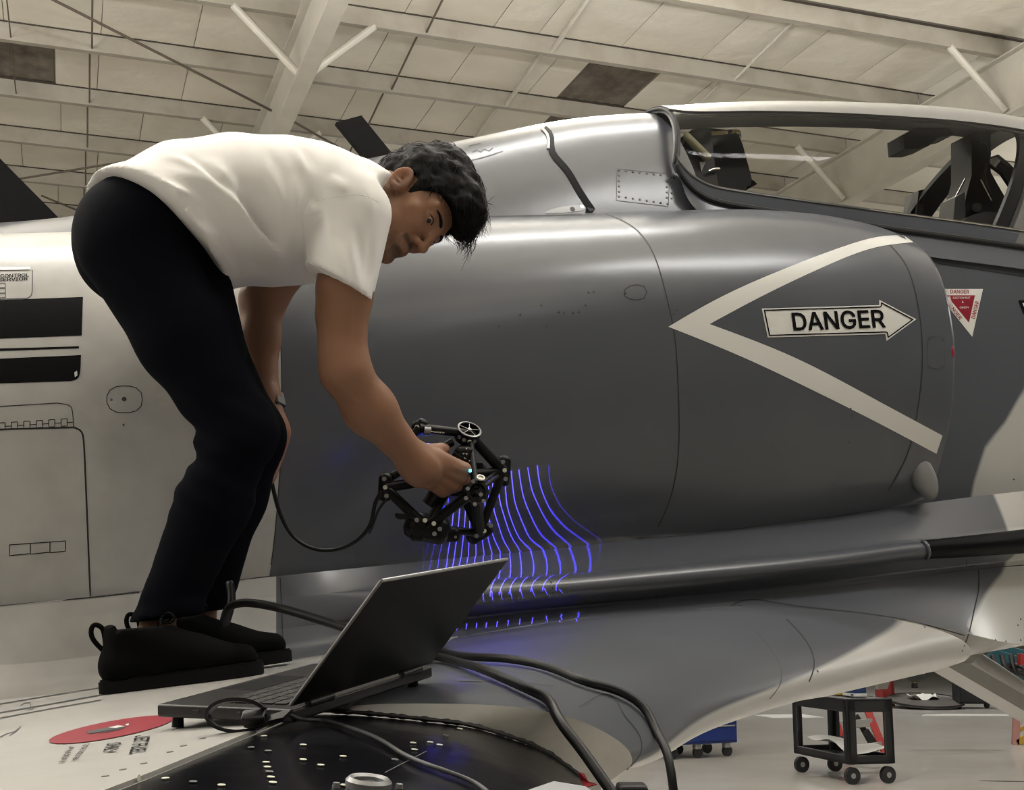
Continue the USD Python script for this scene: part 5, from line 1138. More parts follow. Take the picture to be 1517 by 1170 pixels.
# hub at the top: open spoked ring seen from above
hub = node('ring_hub', 'spoked ring hub on top'); axh = .34*ER + .62*EU - .71*EF + 0; axh = np.array(.30*ER + .80*EU - .52*EF); axh /= np.linalg.norm(axh); ch = sp(880, 192, 2.65); Rh = frame_from(z=axh, x=ER)
obj('barrel', place(lathe([(.0175, -.028), (.0255, -.026), (.0265, -.004), (.0255, .0), (.0215, .0), (.0205, -.004), (.0205, -.014), (0, -.014), (0, -.03), (.0175, -.028)], 36), Rh, ch), 'carbon_black', hub)
obj('rim', place(lathe([(.0225, -.001), (.0258, -.001), (.0262, .001), (.0225, .002), (.0225, -.001)], 40), Rh, ch), 'grey_metal', hub)
for k in range(5):
    a = k*2*math.pi/5+.35; obj('spoke', bar(ch+Rh[:, 0]*.004*math.cos(a)+Rh[:, 1]*.004*math.sin(a), ch+Rh[:, 0]*.0225*math.cos(a)+Rh[:, 1]*.0225*math.sin(a), .0016, .0016, axh, .0003), 'grey_metal', hub)
obj('boss', place(lathe([(0, -.003), (.0052, -.003), (.0045, .0015), (0, .002)], 16), Rh, ch), 'grey_metal', hub)
for k, br in ((-2.35, 0), (-1.85, 0), (-1.4, 1), (-.95, 0), (-2.85, 0)):
    n = Rh[:, 0]*math.cos(k)+Rh[:, 1]*math.sin(k); obj('reference_dot', place(lathe([(0, 0), (.0045, 0), (.0045, .0009), (0, .0012)], 18), frame_from(z=n, x=axh), ch+n*.0258-axh*.012), 'dot_white' if br else 'dot_grey', hub)
def block(nm, c, x, z, dims, r, pts, Y, label=None):
    g = node(nm, label); obj('housing', place(rbox(*dims, r), frame_from(x=None, z=np.asarray(z)) if x is None else frame_from(z=np.asarray(z), x=np.asarray(x)), c), 'carbon_black', g, smooth=40)
    dots(g, pts, Y); return g
block('target_block', ND['tl']+EF*.012, ER*.8+EU*.25, -EF+EU*.2, (.030, .030, .030), .010, [(467, 172, 1)], 2.597)
g = node('target_block'); obj('housing', place(rbox(.024, .020, .022, .007), frame_from(z=EU*.7+ER*.5-EF*.4, x=ER), sp(505, 150, 2.61)), 'carbon_black', g, smooth=40); obj('reference_dot', place(lathe([(0, 0), (.0035, 0), (.0035, .0009), (0, .0012)], 16), frame_from(z=EU*.7+ER*.5-EF*.4, x=ER), sp(509, 143, 2.603)), 'dot_grey', g)
block('target_block', ND['right']+EF*.012, EU+ER*.08, -EF+ER*.12, (.066, .030, .030), .010, [(1145, 447, 0), (1158, 513, 1), (1166, 581, 0)], 2.683)
block('target_block', ND['left']+EF*.012, EU+ER*.05, -EF-ER*.1, (.058, .029, .030), .010, [(208, 580, 0), (217, 647, 1), (226, 715, 0)], 2.588)
block('target_block', ND['br']+EF*.012, ER*.8+EU*.5, -EF-EU*.15, (.060, .032, .030), .011, [(997, 991, 1), (1048, 950, 0), (937, 1031, 0)], 2.685)
# big lower-left housing
bl = node('camera_housing', 'larger housing with a camera at the lower left'); cb = ND['bl']+EF*.02
obj('housing', place(rbox(.094, .056, .055, .018), frame_from(z=-EF+EU*.3, x=ER-EU*.22), cb-EU*.004), 'carbon_black', bl, smooth=40)
obj('shroud', cyl(cb+ER*.02-EU*.018+EF*.0, cb+ER*.02-EU*.018+EF*.045, .019, .022, 24), 'black_plastic', bl); obj('fin', place(prism(chaikin([(0, 0), (.03, .004), (.034, .018), (.012, .012), (-.006, .016)], 2), .006), frame_from(z=-EF, x=ER), sp(310, 905, 2.61)), 'carbon_black', bl)
dots(bl, [(465, 905, 0), (530, 907, 1), (600, 933, 1), (647, 976, 0), (604, 1014, 0)], 2.598)
obj('foot', place(rbox(.03, .022, .03, .008), frame_from(z=-EF, x=ER), sp(470, 1030, 2.63)), 'carbon_black', bl, smooth=40); obj('foot', place(rbox(.036, .030, .03, .009), frame_from(z=-EF, x=ER), sp(735, 1020, 2.66)), 'carbon_black', bl, smooth=40)
dots(bl, [(770, 1040, 0)], 2.64, .003)
# front centre hub with a ring of dots and an open bright ring
fc_ = node('front_hub', 'round hub facing the viewer'); ax = -EF*.93+ER*.12+EU*.30; ax /= np.linalg.norm(ax); cc = sp(945, 680, 2.57); Rc = frame_from(z=ax, x=ER)
obj('barrel', place(lathe([(0, -.030), (.020, -.030), (.0235, -.006), (.0225, .0), (.016, .001), (.0145, -.006), (0, -.006)], 32), Rc, cc), 'carbon_black', fc_)
dots(fc_, [(910, 600, 0), (866, 657, 0), (970, 704, 0), (853, 733, 0), (923, 780, 0), (992, 755, 0)], 2.562, .0042)
axr = EU*.8-EF*.5+ER*.2; Rr2 = frame_from(z=axr/np.linalg.norm(axr), x=ER); obj('ring', place(lathe([(.0058, 0), (.0088, 0), (.0088, .003), (.0058, .003), (.0058, 0)], 24), Rr2, sp(968, 576, 2.57)), 'dot_white', fc_, label='pale open ring'); obj('ring_core', place(lathe([(0, 0), (.006, 0), (0, .001)], 16), Rr2, sp(968, 576, 2.57)), 'dot_white', fc_)
obj('lens', place(lathe([(0, .001), (.009, .0005), (.0095, 0)], 20), Rc, cc-ax*.004), 'black_gloss', fc_)
# handle in the fist and the electronics body with its lattice, LEDs
hc = hp(KL-.004, 0, -.036); obj('handle', cyl(hc-hyv*.046, hc+hyv*.075, .0165, sides=24), 'black_plastic', SCN)
bd = node('electronics_body', 'dark lattice body with status lights'); bc = sp(836, 440, 2.64)
obj('housing', place(rbox(.040, .062, .04, .010), frame_from(z=-EF, x=ER), bc), 'black_plastic', bd, smooth=40)
for x, y in ((822, 378), (862, 352), (862, 395), (812, 428), (840, 408), (872, 430)):
    t = np.array([[0, 0], [.0045, .0012], [.0022, .0052]]); obj('lattice_cell', place(prism(t, .001), frame_from(z=-EF, x=ER*math.cos(x)+EU*math.sin(x)), sp(x, y, 2.612)), 'dot_white', bd)
obj('status_light', place(trimesh.creation.icosphere(2, .0017), None, sp(791, 452, 2.58)), 'led_red', bd, label='tiny red status light')
obj('button', place(rbox(.0065, .0060, .004, .0015), frame_from(z=-EF, x=ER), sp(886, 516, 2.572)), 'led_cyan', bd, label='glowing cyan button')
# ring light beside the lower camera, facing the skin, with its blue glow seen from behind
obj('blue_light', place(lathe([(0, 0), (.0075, 0), (.0075, .003), (0, .003)], 20), frame_from(z=-EF*.6+ER*.4+EU*.5, x=ER)*np.array([1, .6, 1]), sp(660, 800, 2.66)), 'led_blue', SCN, label='blue glowing light')
obj('lettering', (lambda m: trimesh.Trimesh(np.asarray(m.vertices)@np.stack([(ND['top']-ND['tl'])/np.linalg.norm(ND['top']-ND['tl']), np.cross(-EF, (ND['top']-ND['tl'])/np.linalg.norm(ND['top']-ND['tl'])), -EF], 0)*1.0+sp(578, 212, 2.598), m.faces, process=False))(meshkit.text_mesh('MetraSCAN 3D', .0031, .0004, True)), 'dot_white', SCN, label='small white lettering along the top strut')
mat('led_glow', (.0, .01, .1), .4, emit=((.02, .06, 1), 4))
obj('blue_light', place(lathe([(0, 0), (.011, 0), (.011, .002), (0, .002)], 20), frame_from(z=EF*.93-ER*.1+EU*.1, x=ER), at(634., 664., 2.66)), 'led_glow', SCN, label='blue light shining on the fuselage behind the forearm')
obj('strut_sleeve', cyl(sp(520, 200, 2.60), sp(572, 207, 2.604), .0088, sides=14), 'grey_metal', SCN)

# ---- the laser projector: a point of blue laser light behind a slotted plate throws the fan of lines
ORG = at(690., 712., 2.715)
K5 = lambda *q: [(518+x/3.163, 578+y/3.163) for x, y in q]
LPX = [K5((935, 350), (940, 430), (975, 520), (1040, 600), (1165, 695), (1150, 800)),
  K5((880, 352), (890, 430), (930, 540), (1010, 640), (1117, 720), (1082, 860)), K5((835, 362), (850, 450), (890, 550), (950, 650), (1035, 730), (1008, 870), (968, 940)),
  K5((793, 372), (810, 480), (850, 590), (900, 680), (968, 740), (940, 875), (905, 940)), K5((757, 376), (770, 500), (810, 620), (850, 700), (906, 745), (880, 880), (849, 945)),
  K5((725, 380), (735, 520), (770, 640), (800, 700), (850, 750), (822, 885), (796, 945)), K5((695, 385), (700, 490), (730, 610), (760, 690), (800, 755), (772, 890), (747, 955)),
  K5((670, 388), (672, 530), (700, 640), (720, 700), (753, 760), (725, 893), (700, 960)), K5((650, 388), (652, 580), (675, 690), (708, 765), (683, 885), (658, 965)),
  K5((630, 390), (632, 470), (638, 600), (650, 700), (668, 768), (645, 890)), K5((612, 392), (612, 500), (616, 650), (630, 770), (607, 890)),
  K5((592, 395), (588, 600), (592, 772), (570, 890)), K5((570, 395), (564, 600), (556, 778), (532, 890)),
  K5((547, 395), (540, 600), (522, 781), (495, 895)), K5((522, 395), (512, 600), (489, 785), (460, 900)), K5((498, 400), (483, 600), (458, 790), (425, 900)),
  K5((470, 410), (450, 620), (418, 796), (385, 890)), K5((440, 430), (415, 640), (383, 800), (345, 890)), K5((410, 450), (385, 650), (350, 803), (312, 890)), K5((370, 500), (340, 680), (305, 806), (270, 890))]
LW3 = [.3, 1, 1, 1, 1, 1, 1, 1, 1, 1, 1, 1, 1, 1, 1, 1, .35, .3, .25, .18]
ad = stick(LPX[7], 0)[2]-ORG; ad /= np.linalg.norm(ad); ay = np.cross(ad, EU); ay /= np.linalg.norm(ay); az = np.cross(ay, ad)
def on_mask(p, d=.03):
    q = p-ORG; k = d/(q@ad); return np.stack([(q@ay)*k, (q@az)*k], -1)
sw = .00013; big = .036; shapes = []
for ln_, wk in zip(LPX, LW3):
    m2_ = on_mask(stick(ln_, 0)); o = np.argsort(-m2_[:, 1]); m2_ = m2_[o]
    tq_ = np.linspace(0, 1, 40); tk = np.r_[0, np.cumsum(np.linalg.norm(np.diff(m2_, axis=0), axis=1))]; tk /= tk[-1]
    shapes.append(sg.LineString(PchipInterpolator(tk, m2_)(tq_)).buffer(sw/2*wk, cap_style=2, join_style=2))
for x, y in [(1070, 1060), (990, 1062), (921, 1065), (857, 1070), (798, 1075), (744, 1080), (692, 1085), (642, 1088), (596, 1090), (549, 1095), (505, 1100), (465, 1110)]:
    a2 = on_mask(stick(K5((x+2, y-26), (x, y), (x-4, y+24)), 0)); shapes.append(sg.LineString(a2).buffer(sw/2, cap_style=2))
slots = so.unary_union(shapes); cxm = cym = 0.0
plate = sg.box(cxm-big, cym-big, cxm+big, cym+big).difference(slots)
pm = prism(plate, .00006); v = np.asarray(pm.vertices); pr = node('laser_projector', 'laser projector aimed at the fuselage')
obj('slot_plate', trimesh.Trimesh(ORG + ad*(.03+v[:, 2:3]) + ay*v[:, :1] + az*v[:, 1:2], pm.faces, process=False), 'carbon_black', pr, smooth=False)
cw = big
for sx, sy, wx, wy in ((-1, 0, .002, 2*cw), (1, 0, .002, 2*cw), (0, -1, 2*cw, .002), (0, 1, 2*cw, .002)):
    b_ = cbox(wx, wy, .044, .0003); obj('barrel_wall', place(b_, np.stack([ay, az, ad], 1), ORG + ad*.010 + ay*(cxm+sx*cw) + az*(cym+sy*cw)), 'carbon_black', pr)
obj('barrel_back', place(cbox(2*cw, 2*cw, .002, .0003), np.stack([ay, az, ad], 1), ORG - ad*.012 + ay*cxm + az*cym), 'carbon_black', pr)
las = UsdLux.SphereLight.Define(stage, str(pr.GetPath())+'/laser_source'); las.CreateRadiusAttr(.00010); las.CreateIntensityAttr(LASER); las.CreateColorAttr(Gf.Vec3f(.075, .05, 1.0)); las.AddTranslateOp().Set(Gf.Vec3d(*ORG.tolist()))
# ================================================================== laptop, cables, things on the wing
mat('laptop_grey', (.035, .033, .034), .35, metal=.5); mat('laptop_lid', (.005, .005, .0055), .45, spec=.16); mat('key_black', (.006, .006, .006), .5); mat('screen_glass', (.006, .007, .009), .1)
mat('velvet_red', (.25, .01, .015), .8); mat('board_grey', (.26, .27, .29), .5)
H1 = at(432., 1051., 1.398); H2 = at(640., 986., 1.684); FL = at(232., 1043., 1.472); FR = FL + (H2-H1); T1 = at(567., 862., 1.36); T2_ = H2 + (T1-H1)
LAP = thing('laptop', 'open dark grey laptop standing on the wing with its lid towards the right', 'laptop')
def quad_box(a, b, c, d, th, up, bev=.0015):
    "a thin rounded slab on four corners, thickness th along -up"
    P = np.array([a, b, c, d]); ctr_ = P.mean(0); s = m3.Manifold.sphere(bev, 8); hs = []
    for p in P:
        q = p + (ctr_-p)/np.linalg.norm(ctr_-p)*bev*1.4
        hs += [s.translate((q-up*bev).tolist()), s.translate((q-up*(th-bev)).tolist())]
    return tm(m3.Manifold.batch_hull(hs))
bu = np.cross(H1-FL, FR-FL); bu /= np.linalg.norm(bu); bu = bu if bu[2] > 0 else -bu
b_ = quad_box(FL, H1, H2, FR, .0145, bu, .003); obj('base', b_, 'laptop_grey', LAP, smooth=40)
ex, ey = (H1-FL), (FR-FL); Wb = np.linalg.norm(ey); Db = np.linalg.norm(ex); nx_ = ex/Db; ny_ = ey/Wb
def on_base(u, v, z=0): return FL + ex*u + ey*v + bu*z
for r_ in range(5):
    n = 13
    for k in range(n): obj('key', quad_box(on_base(.40+.098*r_, .07+.86*k/n, .0022), on_base(.40+.098*r_+.08, .07+.86*k/n, .0022), on_base(.40+.098*r_+.08, .07+.86*(k+.86)/n, .0022), on_base(.40+.098*r_, .07+.86*(k+.86)/n, .0022), .003, bu, .0006), 'key_black', LAP, smooth=40)
obj('touchpad', quad_box(on_base(.06, .33, .0006), on_base(.33, .33, .0006), on_base(.33, .66, .0006), on_base(.06, .66, .0006), .001, bu, .0003), 'laptop_lid', LAP)
for u_, w_, m_ in ((.30, .05, 'key_black'), (.62, .035, 'seam_dark'), (.76, .10, 'seam_dark'), (.88, .03, 'seam_dark')):
    p = on_base(u_, 0)-bu*.0065-ny_*.0002; obj('port', place(rbox(w_*Db, .0012, .004, .0005), np.stack([nx_, ny_, bu], 1), p), m_, LAP)
lu = T1-H1; ln = np.cross(lu, H2-H1); ln /= np.linalg.norm(ln); ln = ln if ln@ER > 0 else -ln
lid = part_group('lid', LAP, 'dark lid with a pale metal edge')
obj('shell', quad_box(H1+bu*.003, T1, T2_, H2+bu*.003, .0055, ln, .002), 'laptop_lid', lid, smooth=40)
obj('screen', quad_box(H1+lu*.06+(H2-H1)*.03-ln*.0053, H1+lu*.96+(H2-H1)*.03-ln*.0053, H1+lu*.96+(H2-H1)*.97-ln*.0053, H1+lu*.06+(H2-H1)*.97-ln*.0053, .0006, ln, .0002), 'screen_glass', lid)
obj('edge_strip', cat([cyl(T1-ln*.002, T2_-ln*.002, .0021, sides=8), cyl(H1+bu*.003-ln*.002, T1-ln*.002, .0019, sides=8)]), 'grey_metal', lid)
obj('hinge', cyl(H1+(H2-H1)*.1+bu*.001, H1+(H2-H1)*.25+bu*.001, .0045, sides=12), 'laptop_grey', LAP); obj('hinge', cyl(H1+(H2-H1)*.75+bu*.001, H1+(H2-H1)*.9+bu*.001, .0045, sides=12), 'laptop_grey', LAP)
for u_, v_ in ((.08, .06), (.9, .06), (.08, .94), (.9, .94)):
    p = on_base(u_, v_)-bu*.0145; g = WZ(p[0], p[1])
    if g > p[2]-.006: continue
    obj('rubber_foot', cyl(p, np.array([p[0], p[1], min(g+.004, p[2]-.002)]), .006, .007, 12), 'rubber', LAP)
# hook-and-loop strap lying curled at the laptop's side
ST = thing('cable_strap', 'curled black cable strap lying against the side of the laptop', 'strap')
wzp = lambda x, y, h: wing_z(np.float64(x), np.float64(y)) + np.array([0, 0, h]); c0 = at(352., 1060., 1.368); a_ = np.linspace(.4, 2*np.pi+.1, 60); sx_ = ER*.86-np.array([0, 1, 0])*.5
def band(pts, wdir, w, th):
    p = np.asarray(pts); G = np.stack([p-wdir*w/2, p+wdir*w/2], 1); return sheet(G, th)
pth = [c0 + ER*.029*math.cos(t) + np.array([0, -.30, .95])*.0155*math.sin(t) for t in a_]
obj('loop', band(pth, np.array([.12, .98, -.15]), .012, .0035), 'black_plastic', ST, smooth=40)
pt2 = spline2([c0+ER*.012-np.array([0, 0, .004]), at(386., 1067., 1.368), at(406., 1061., 1.368), at(426., 1056., 1.37)], 20); obj('tail', band(pt2, np.array([.3, .75, .35]), .022, .004), 'black_plastic', ST, smooth=40)
obj('buckle', place(rbox(.026, .018, .010, .003), frame_from(z=np.array([-.1, -.5, .85]), x=ER), at(376., 1062., 1.366)), 'black_plastic', ST, smooth=40)
# cables
def cable(name, label, pts, rad, group=None, m='cable_black', n=90):
    c = thing(name, label, 'cable', group=group); obj('sheath', tube(np.asarray(pts), rad, 10, smooth=n), m, c, smooth=True); return c
def wpts(pxs, lift): return [stick([p], lift)[0] for p in pxs]
cable('scanner_cable', 'thin black cable hanging from the scanner back to his left hand', [at(566., 728., 2.60), at(556., 745., 2.61), at(551., 770., 2.62), at(535., 795., 2.63), at(508., 811., 2.64), at(470., 814., 2.65), at(438., 798., 2.65), at(418., 768., 2.64), at(406., 730., 2.62), at(400., 700., 2.60)], .0042)
cable('scanner_cable', 'second thin black lead looping beside the scanner handle', [at(572., 740., 2.595), at(560., 757., 2.60), at(553., 776., 2.61), at(547., 790., 2.615)], .0028)
cable('power_cable', 'thick black cable running from behind his ankle to the laptop lid', [at(340., 862., 2.44), at(343., 888., 2.43), at(338., 912., 2.42), at(333., 925., 2.41), at(336., 905., 2.38), at(352., 894., 2.36), at(380., 894., 2.33), at(420., 902., 2.28), at(470., 917., 2.20), at(520., 934., 2.10), at(560., 950., 2.02)], .0078)
cable('power_cable', 'thick black cable curving over the wing from behind the laptop, right one of two', [at(622., 966., 2.02)]+wpts([(650, 969), (700, 982), (770, 988), (820, 1001), (870, 1021), (910, 1032), (945, 1053)], .0095)+[at(972., 1082., 1.80), at(988., 1115., 1.76), at(995., 1150., 1.74), at(1001., 1200., 1.74)], .0062)
cable('power_cable', 'thick black cable curving over the wing from behind the laptop, left one of two', [at(615., 978., 1.9)]+wpts([(642, 981), (690, 993), (740, 1013), (785, 1034), (808, 1047)], .0095)+[at(835., 1076., 1.47), at(860., 1108., 1.45), at(885., 1143., 1.43), at(915., 1185., 1.41)], .0062)
cable('thin_cable', 'thin grey cable lying across the glossy black bay below the laptop', [at(424., 1056., 1.385), at(438., 1063., 1.40)]+wpts([(470, 1073), (520, 1085), (560, 1101), (605, 1128), (650, 1146), (700, 1166), (720, 1180)], .0045), .0022, m='seam_mid')
# red ribbon, grey board and black plug at the foot of the picture
rb = obj('warning_ribbon', sheet(np.array([[at(857., 1143., 1.50), at(866., 1146., 1.50)], [at(860., 1156., 1.50), at(871., 1157., 1.495)], [at(866., 1166., 1.49), at(884., 1161., 1.49)]]), .0015), 'velvet_red', label='scrap of red ribbon at the edge of the slat bay', cat='ribbon')
bdv = [at(762., 1176., 1.20), at(818., 1155., 1.25), at(868., 1164., 1.28), at(905., 1188., 1.24)]; tag(obj('grey_board', quad_box(*[b for b in bdv], .004, np.array([0, -.1, .99])), 'board_grey'), 'plain grey board leaning at the bottom edge of the picture', 'board')
tag(obj('cable_plug', place(rbox(.032, .04, .016, .004), None, at(936., 1172., 1.42)), 'black_plastic', smooth=40), 'black cable plug at the bottom edge below the wing nose', 'plug')

# ================================================================== things on the hangar floor
mat('cart_black', (.008, .008, .009), .5); mat('paper_white', (.62, .61, .58), .7); mat('box_blue', (.01, .025, .09), .5); mat('box_white', (.5, .5, .5), .5); mat('chest_blue', (.008, .025, .14), .4)
mat('ladder_red', (.33, .02, .02), .45); mat('alu', (.35, .35, .34), .4, metal=.6); mat('bin_red', (.22, .015, .012), .5); mat('yellow', (.42, .26, .03), .5); mat('mat_black', (.02, .019, .018), .6); mat('pan_brown', (.095, .085, .078), .55); mat('teal', (.02, .10, .13), .5); mat('pink', (.4, .2, .18), .6); mat('black_wheel', (.012, .012, .013), .55)
A = on_z(1188., 1144., 0.); B = on_z(1263., 1162., 0.); Cc = on_z(1302., 1157., 0.)
dx = (B-A); dx[2] = 0; Lx = np.linalg.norm(dx); dx /= Lx; dy = np.array([-dx[1], dx[0], 0]); dy = dy if dy@(Cc-B) > 0 else -dy; Wd = .40
CART = thing('utility_cart', 'black two-shelf utility cart on castors with papers on its lower shelf', 'cart')
def cp(a, b, z): return A + dx*a + dy*b + np.array([0, 0, z])
def cbx(a0, a1, b0, b1, z0, z1, c=.008): return place(cbox(a1-a0, b1-b0, z1-z0, c), np.stack([dx, dy, [0, 0, 1]], 1), cp((a0+a1)/2, (b0+b1)/2, (z0+z1)/2))
e_ = .06
for nm, z0 in (('lower_tray', .20), ('top_tray', .81)):
    t_ = part_group(nm, CART); obj('deck', cbx(-e_, Lx+e_, -e_, Wd+e_, z0, z0+.03), 'cart_black', t_)
    up_ = 1 if nm == 'lower_tray' else -1
    for q in ((-e_, Lx+e_, -e_, -e_+.03), (-e_, Lx+e_, Wd+e_-.03, Wd+e_), (-e_, -e_+.03, -e_, Wd+e_), (Lx+e_-.03, Lx+e_, -e_, Wd+e_)):
        obj('rim', cbx(*q, z0 if up_ > 0 else z0-.10, z0+.085 if up_ > 0 else z0+.035), 'cart_black', t_)
for a0 in (-e_, Lx+e_-.10):
    for b0 in (-e_, Wd+e_-.10):
        obj('corner_post', cat([cbx(a0, a0+.10, b0 if b0 < .2 else b0+.06, b0+.04 if b0 < .2 else b0+.10, .22, .83), cbx(a0 if a0 < .2 else a0+.06, a0+.04 if a0 < .2 else a0+.10, b0, b0+.10, .22, .83)]), 'cart_black', CART)
for a0, b0 in ((0, 0), (Lx, 0), (0, Wd), (Lx, Wd)):
    w_ = part_group('castor', CART); p = cp(a0, b0, .085); ax_ = np.array([.35, -.937, 0])
    obj('wheel', cyl(p-ax_*.024, p+ax_*.024, .084, sides=28), 'black_wheel', w_, smooth=40); obj('hub', cyl(p-ax_*.026, p+ax_*.026, .028, sides=18), 'alu', w_); obj('fork', cat([bar(p-ax_*.030, p-ax_*.030+[0, 0, .115], .006, .04), bar(p+ax_*.030, p+ax_*.030+[0, 0, .115], .006, .04), bar(p-ax_*.035+[0, 0, .115], p+ax_*.035+[0, 0, .115], .05, .012)]), 'alu', w_)
pg = np.array([[cp(a, b, .36 + .04*math.sin(4*a+6*b)+.03*math.cos(9*a)) for b in np.linspace(.0, .46, 8)] for a in np.linspace(.15, Lx, 14)])
tag(obj('paper_sheet', sheet(pg, .004), 'paper_white', smooth=True), 'white crumpled paper on the lower shelf of the black cart', 'paper')
bx_ = thing('small_box', 'small dark blue and white box on top of the black cart', 'box'); obj('carton', cbx(.62, .86, .20, .34, .846, .94, .004), 'box_blue', bx_); obj('lid_band', cbx(.615, .865, .195, .345, .846, .88, .004), 'box_white', bx_); obj('label', cbx(.80, .85, .192, .195, .855, .872, .001), 'box_blue', bx_)
tag(obj('yellow_box', cbx(.45, .58, .15, .28, .846, .885), 'yellow'), 'small yellow box on the cart beside the blue box', 'box')
# blue tool chest
def fpt(px, py): return on_z(float(px), float(py), 0.)
TC = thing('tool_chest', 'blue tool chest on castors half hidden by the wing', 'tool chest'); t0 = fpt(1030, 1124); tx = (fpt(1086, 1121)-t0); tx[2] = 0; tl = np.linalg.norm(tx); tx /= tl; ty = np.array([-tx[1], tx[0], 0])
def tc(a0, a1, b0, b1, z0, z1, c=.01): return place(cbox(a1-a0, b1-b0, z1-z0, c), np.stack([tx, ty, [0, 0, 1]], 1), t0 + tx*(a0+a1)/2 + ty*(b0+b1)/2 + np.array([0, 0, (z0+z1)/2]))
obj('body', tc(-.35, tl+.06, -.02, .55, .17, .85), 'chest_blue', TC)
for k in range(3): obj('drawer', tc(-.33, tl+.04, -.035, -.02, .20+.21*k, .39+.21*k, .006), 'chest_blue', TC); obj('drawer_pull', tc(-.30, tl+.01, -.05, -.035, .365+.21*k, .38+.21*k, .003), 'alu', TC)
for a, b in ((.07, .05), (tl-.05, .05), (.07, .48), (tl-.05, .48), (-.28, .05), (-.28, .48)):
    g = part_group('castor', TC); p = t0+tx*a+ty*b+np.array([0, 0, .07]); obj('wheel', cyl(p-ty*.02+tx*0, p+ty*.02, .065, sides=24), 'black_wheel', g, smooth=40); obj('bracket', tc(a-.05, a+.03, b-.04, b+.04, .11, .175, .004), 'alu', g)
# red ladder behind the cart
LD = thing('step_ladder', 'red fibreglass step ladder leaning open behind the black cart', 'ladder')
Yl = 15.3
for k, (p0, p1) in enumerate((((1222, 1020), (1251, 1108)), ((1273, 1022), (1305, 1100)))):
    a, b = at(*map(float, p0), Yl+.15), at(*map(float, p1), Yl); obj('rail', bar(a, b + (b-a)*.25, .085, .035, EF, .006), 'ladder_red', LD)
    for j in range(4):
        if k == 0: q = a+(b-a)*(.2+.2*j); obj('rail_print', bar(q, q+(b-a)*.05, .05, .0352, EF, .001), 'cart_black', LD)
for t_ in (.15, .62, 1.05):
    a = at(1222., 1020., Yl+.15)+(at(1251., 1108., Yl)-at(1222., 1020., Yl+.15))*t_; b = at(1273., 1022., Yl+.15)+(at(1305., 1100., Yl)-at(1273., 1022., Yl+.15))*t_; obj('step', bar(a, b, .03, .09, (0, 0, 1), .004), 'alu', LD)
for (p0, p1) in (((1283, 1082), (1302, 1110)), ((1268, 1060), (1290, 1100))): obj('rear_leg', bar(at(*map(float, p0), 16.0), at(*map(float, p1), 16.2), .07, .03, EF), 'cart_black', LD)
tag(obj('red_bin', (lambda c: cat([place(prism(chaikin([(-.17, -.15), (.17, -.15), (.17, .15), (-.17, .15)], 1), .86), None, c)]))(fpt(1316, 1046)+[0, .2, 0]), 'bin_red'), 'tall dark red bin standing behind the black cart', 'bin')
# far yellow-framed dolly with a wheel
DL = thing('wheel_dolly', 'yellow framed dolly carrying a black tyre at the back of the hangar', 'dolly'); w0 = at(1355., 996., 24.)
obj('tyre', cyl(w0+[-.05, -.1, 0], w0+[.05, .1, 0], .17, sides=32), 'cart_black', DL, smooth=40); obj('hub', cyl(w0+[-.06, -.12, 0], w0+[.06, .12, 0], .05, sides=20), 'grey_metal', DL)
g0 = on_z(1356., 1019., 0.); obj('post', bar(at(1355., 988., g0[1]), at(1355., 1013., g0[1]), .10, .06), 'yellow', DL); obj('arm', bar(at(1336., 1000., g0[1]), at(1370., 1000., g0[1]), .06, .06), 'yellow', DL); obj('castor', cyl(at(1352., 1017., g0[1]), at(1358., 1017., g0[1]), .10, sides=20), 'black_wheel', DL)
# round black drip tray with a white rag
TR = thing('drip_tray', 'large round brownish tray with a black rim propped at a slant under the nose', 'tray'); tcx = fpt(1391, 1052)+np.array([0, .75, .10]); c_, s_ = math.cos(.13), math.sin(.13); RT = np.array([[1, 0, 0], [0, c_, -s_], [0, s_, c_]])*.68
obj('pan', place(lathe([(0, 0), (.98, 0), (1.05, .02), (1.05, .07), (1.02, .07), (.98, .03), (0, .03)], 48), RT, tcx), 'pan_brown', TR); obj('rim', place(lathe([(1.03, .05), (1.07, .05), (1.07, .085), (1.03, .085), (1.03, .05)], 48), RT, tcx), 'cart_black', TR); obj('prop_block', place(cbox(.4, .10, .16, .01), None, tcx+np.array([0, .60, -.02])), 'cart_black', TR)
rgx = np.array([[tcx + np.array([-.25+.07*i, .1+.09*j, .07+.13*(.1+.09*j)+.04*math.sin(i*1.3+j)+.03*math.cos(j*2+i*.7)]) for j in range(4)] for i in range(9)]); tag(obj('white_rag', sheet(rgx, .01), 'paper_white', smooth=True), 'white rag lying on the round black tray', 'rag')
tag(obj('white_sheet', (lambda c: place(prism([(-.35, -.4), (.55, -.25), (.35, .5), (-.55, .3)], .006), None, c))(fpt(1168, 1061)), 'paper_white'), 'white sheet lying flat on the floor left of the cart', 'sheet')
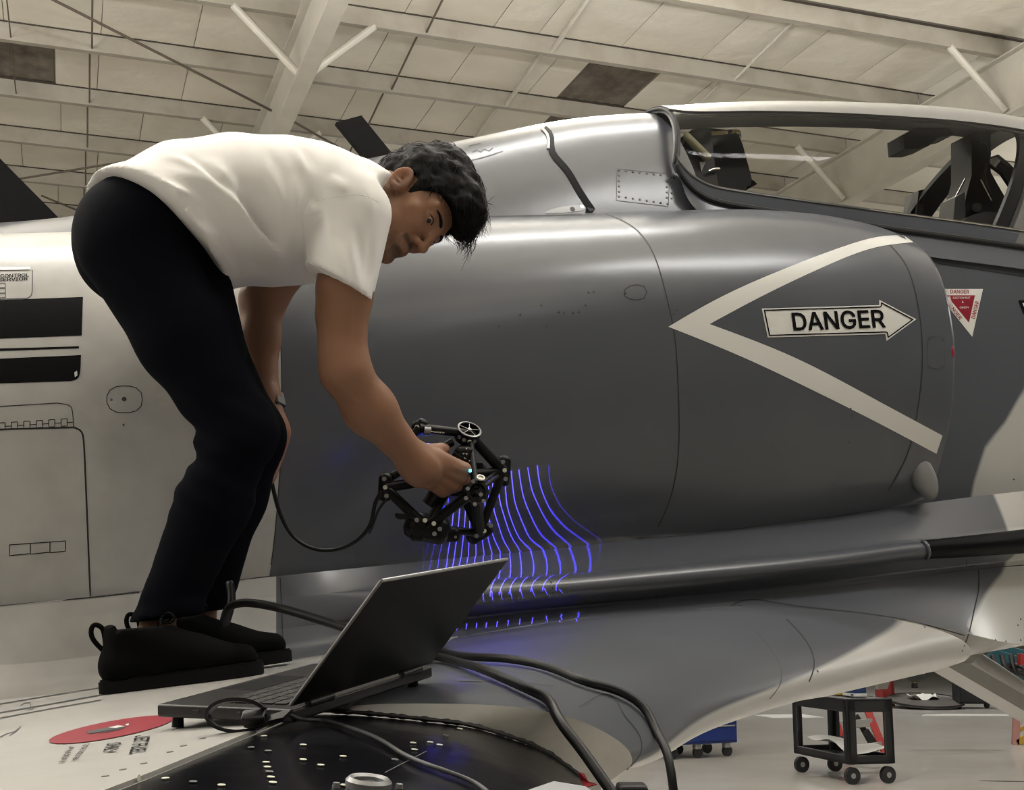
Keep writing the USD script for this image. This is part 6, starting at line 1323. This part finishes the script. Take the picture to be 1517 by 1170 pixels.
tag(obj('white_sheet', (lambda c: place(prism([(-1.2, -.15), (.9, -.2), (1.0, .15), (-1.0, .2)], .006), None, c))(fpt(1462, 1059)), 'paper_white'), 'long white sheet on the floor at the right', 'sheet')
tag(obj('floor_streak', (lambda c: place(prism(chaikin([(-.25, .04), (.0, -.05), (.27, -.06), (.2, .0), (-.1, .05)], 2), .002), None, c))(fpt(1482, 1157)), 'mat_black'), 'dark smear on the pale floor at the lower right', 'smear')
JK = thing('jack_stand', 'pink and yellow jack stand leg at the right edge', 'jack'); j0 = fpt(1504, 1103)
obj('post', bar(j0, at(1506., 1058., j0[1]), .06, .09), 'pink', JK); obj('foot', bar(j0+[.02, 0, .02], j0+[.45, 0, .28], .06, .09), 'yellow', JK); obj('foot', bar(j0+[.02, 0, .16], j0+[.45, 0, .42], .04, .05), 'yellow', JK)
BN = thing('teal_workstand', 'teal work stand with black hoses beyond the nose gear', 'work stand'); yb = 17.
obj('frame', cat([bar(at(1462., 978., yb), at(1540., 1002., yb), .35, .12, EF), bar(at(1475., 965., yb), at(1540., 985., yb), .25, .08, EF)]), 'teal', BN)
for k in range(3): obj('hose', tube([at(1470.+14*k, 970., yb-.3), at(1482.+12*k, 990.+3*k, yb-.35), at(1500.+8*k, 985.+8*k, yb-.3), at(1530., 1010., yb-.3)], .035, 8, smooth=20), 'cart_black', BN)
for px_ in (1478, 1500): obj('leg', bar(at(float(px_), 985., yb), np.array([*at(float(px_), 985., yb)[:2], 0]), .06, .06), 'cart_black', BN)
obj('red_panel', bar(at(1512., 968., yb-.4), at(1512., 985., yb-.4), .12, .05), 'ladder_red', BN)
GB = thing('ground_equipment', 'dark grey ground equipment box on wheels under the nose', 'equipment'); gb = fpt(1447, 1050)
obj('body', place(cbox(.55, .5, .42, .03), None, gb+[0, .3, .30]), 'cart_black', GB); obj('wheel', cyl(gb+[-.29, .2, .1], gb+[-.24, .2, .1], .10, sides=18), 'black_wheel', GB); obj('wheel', cyl(gb+[.24, .2, .1], gb+[.29, .2, .1], .10, sides=18), 'black_wheel', GB); obj('mast', bar(gb+[.1, .3, .5], gb+[.1, .3, .85], .07, .07), 'grey_metal', GB)
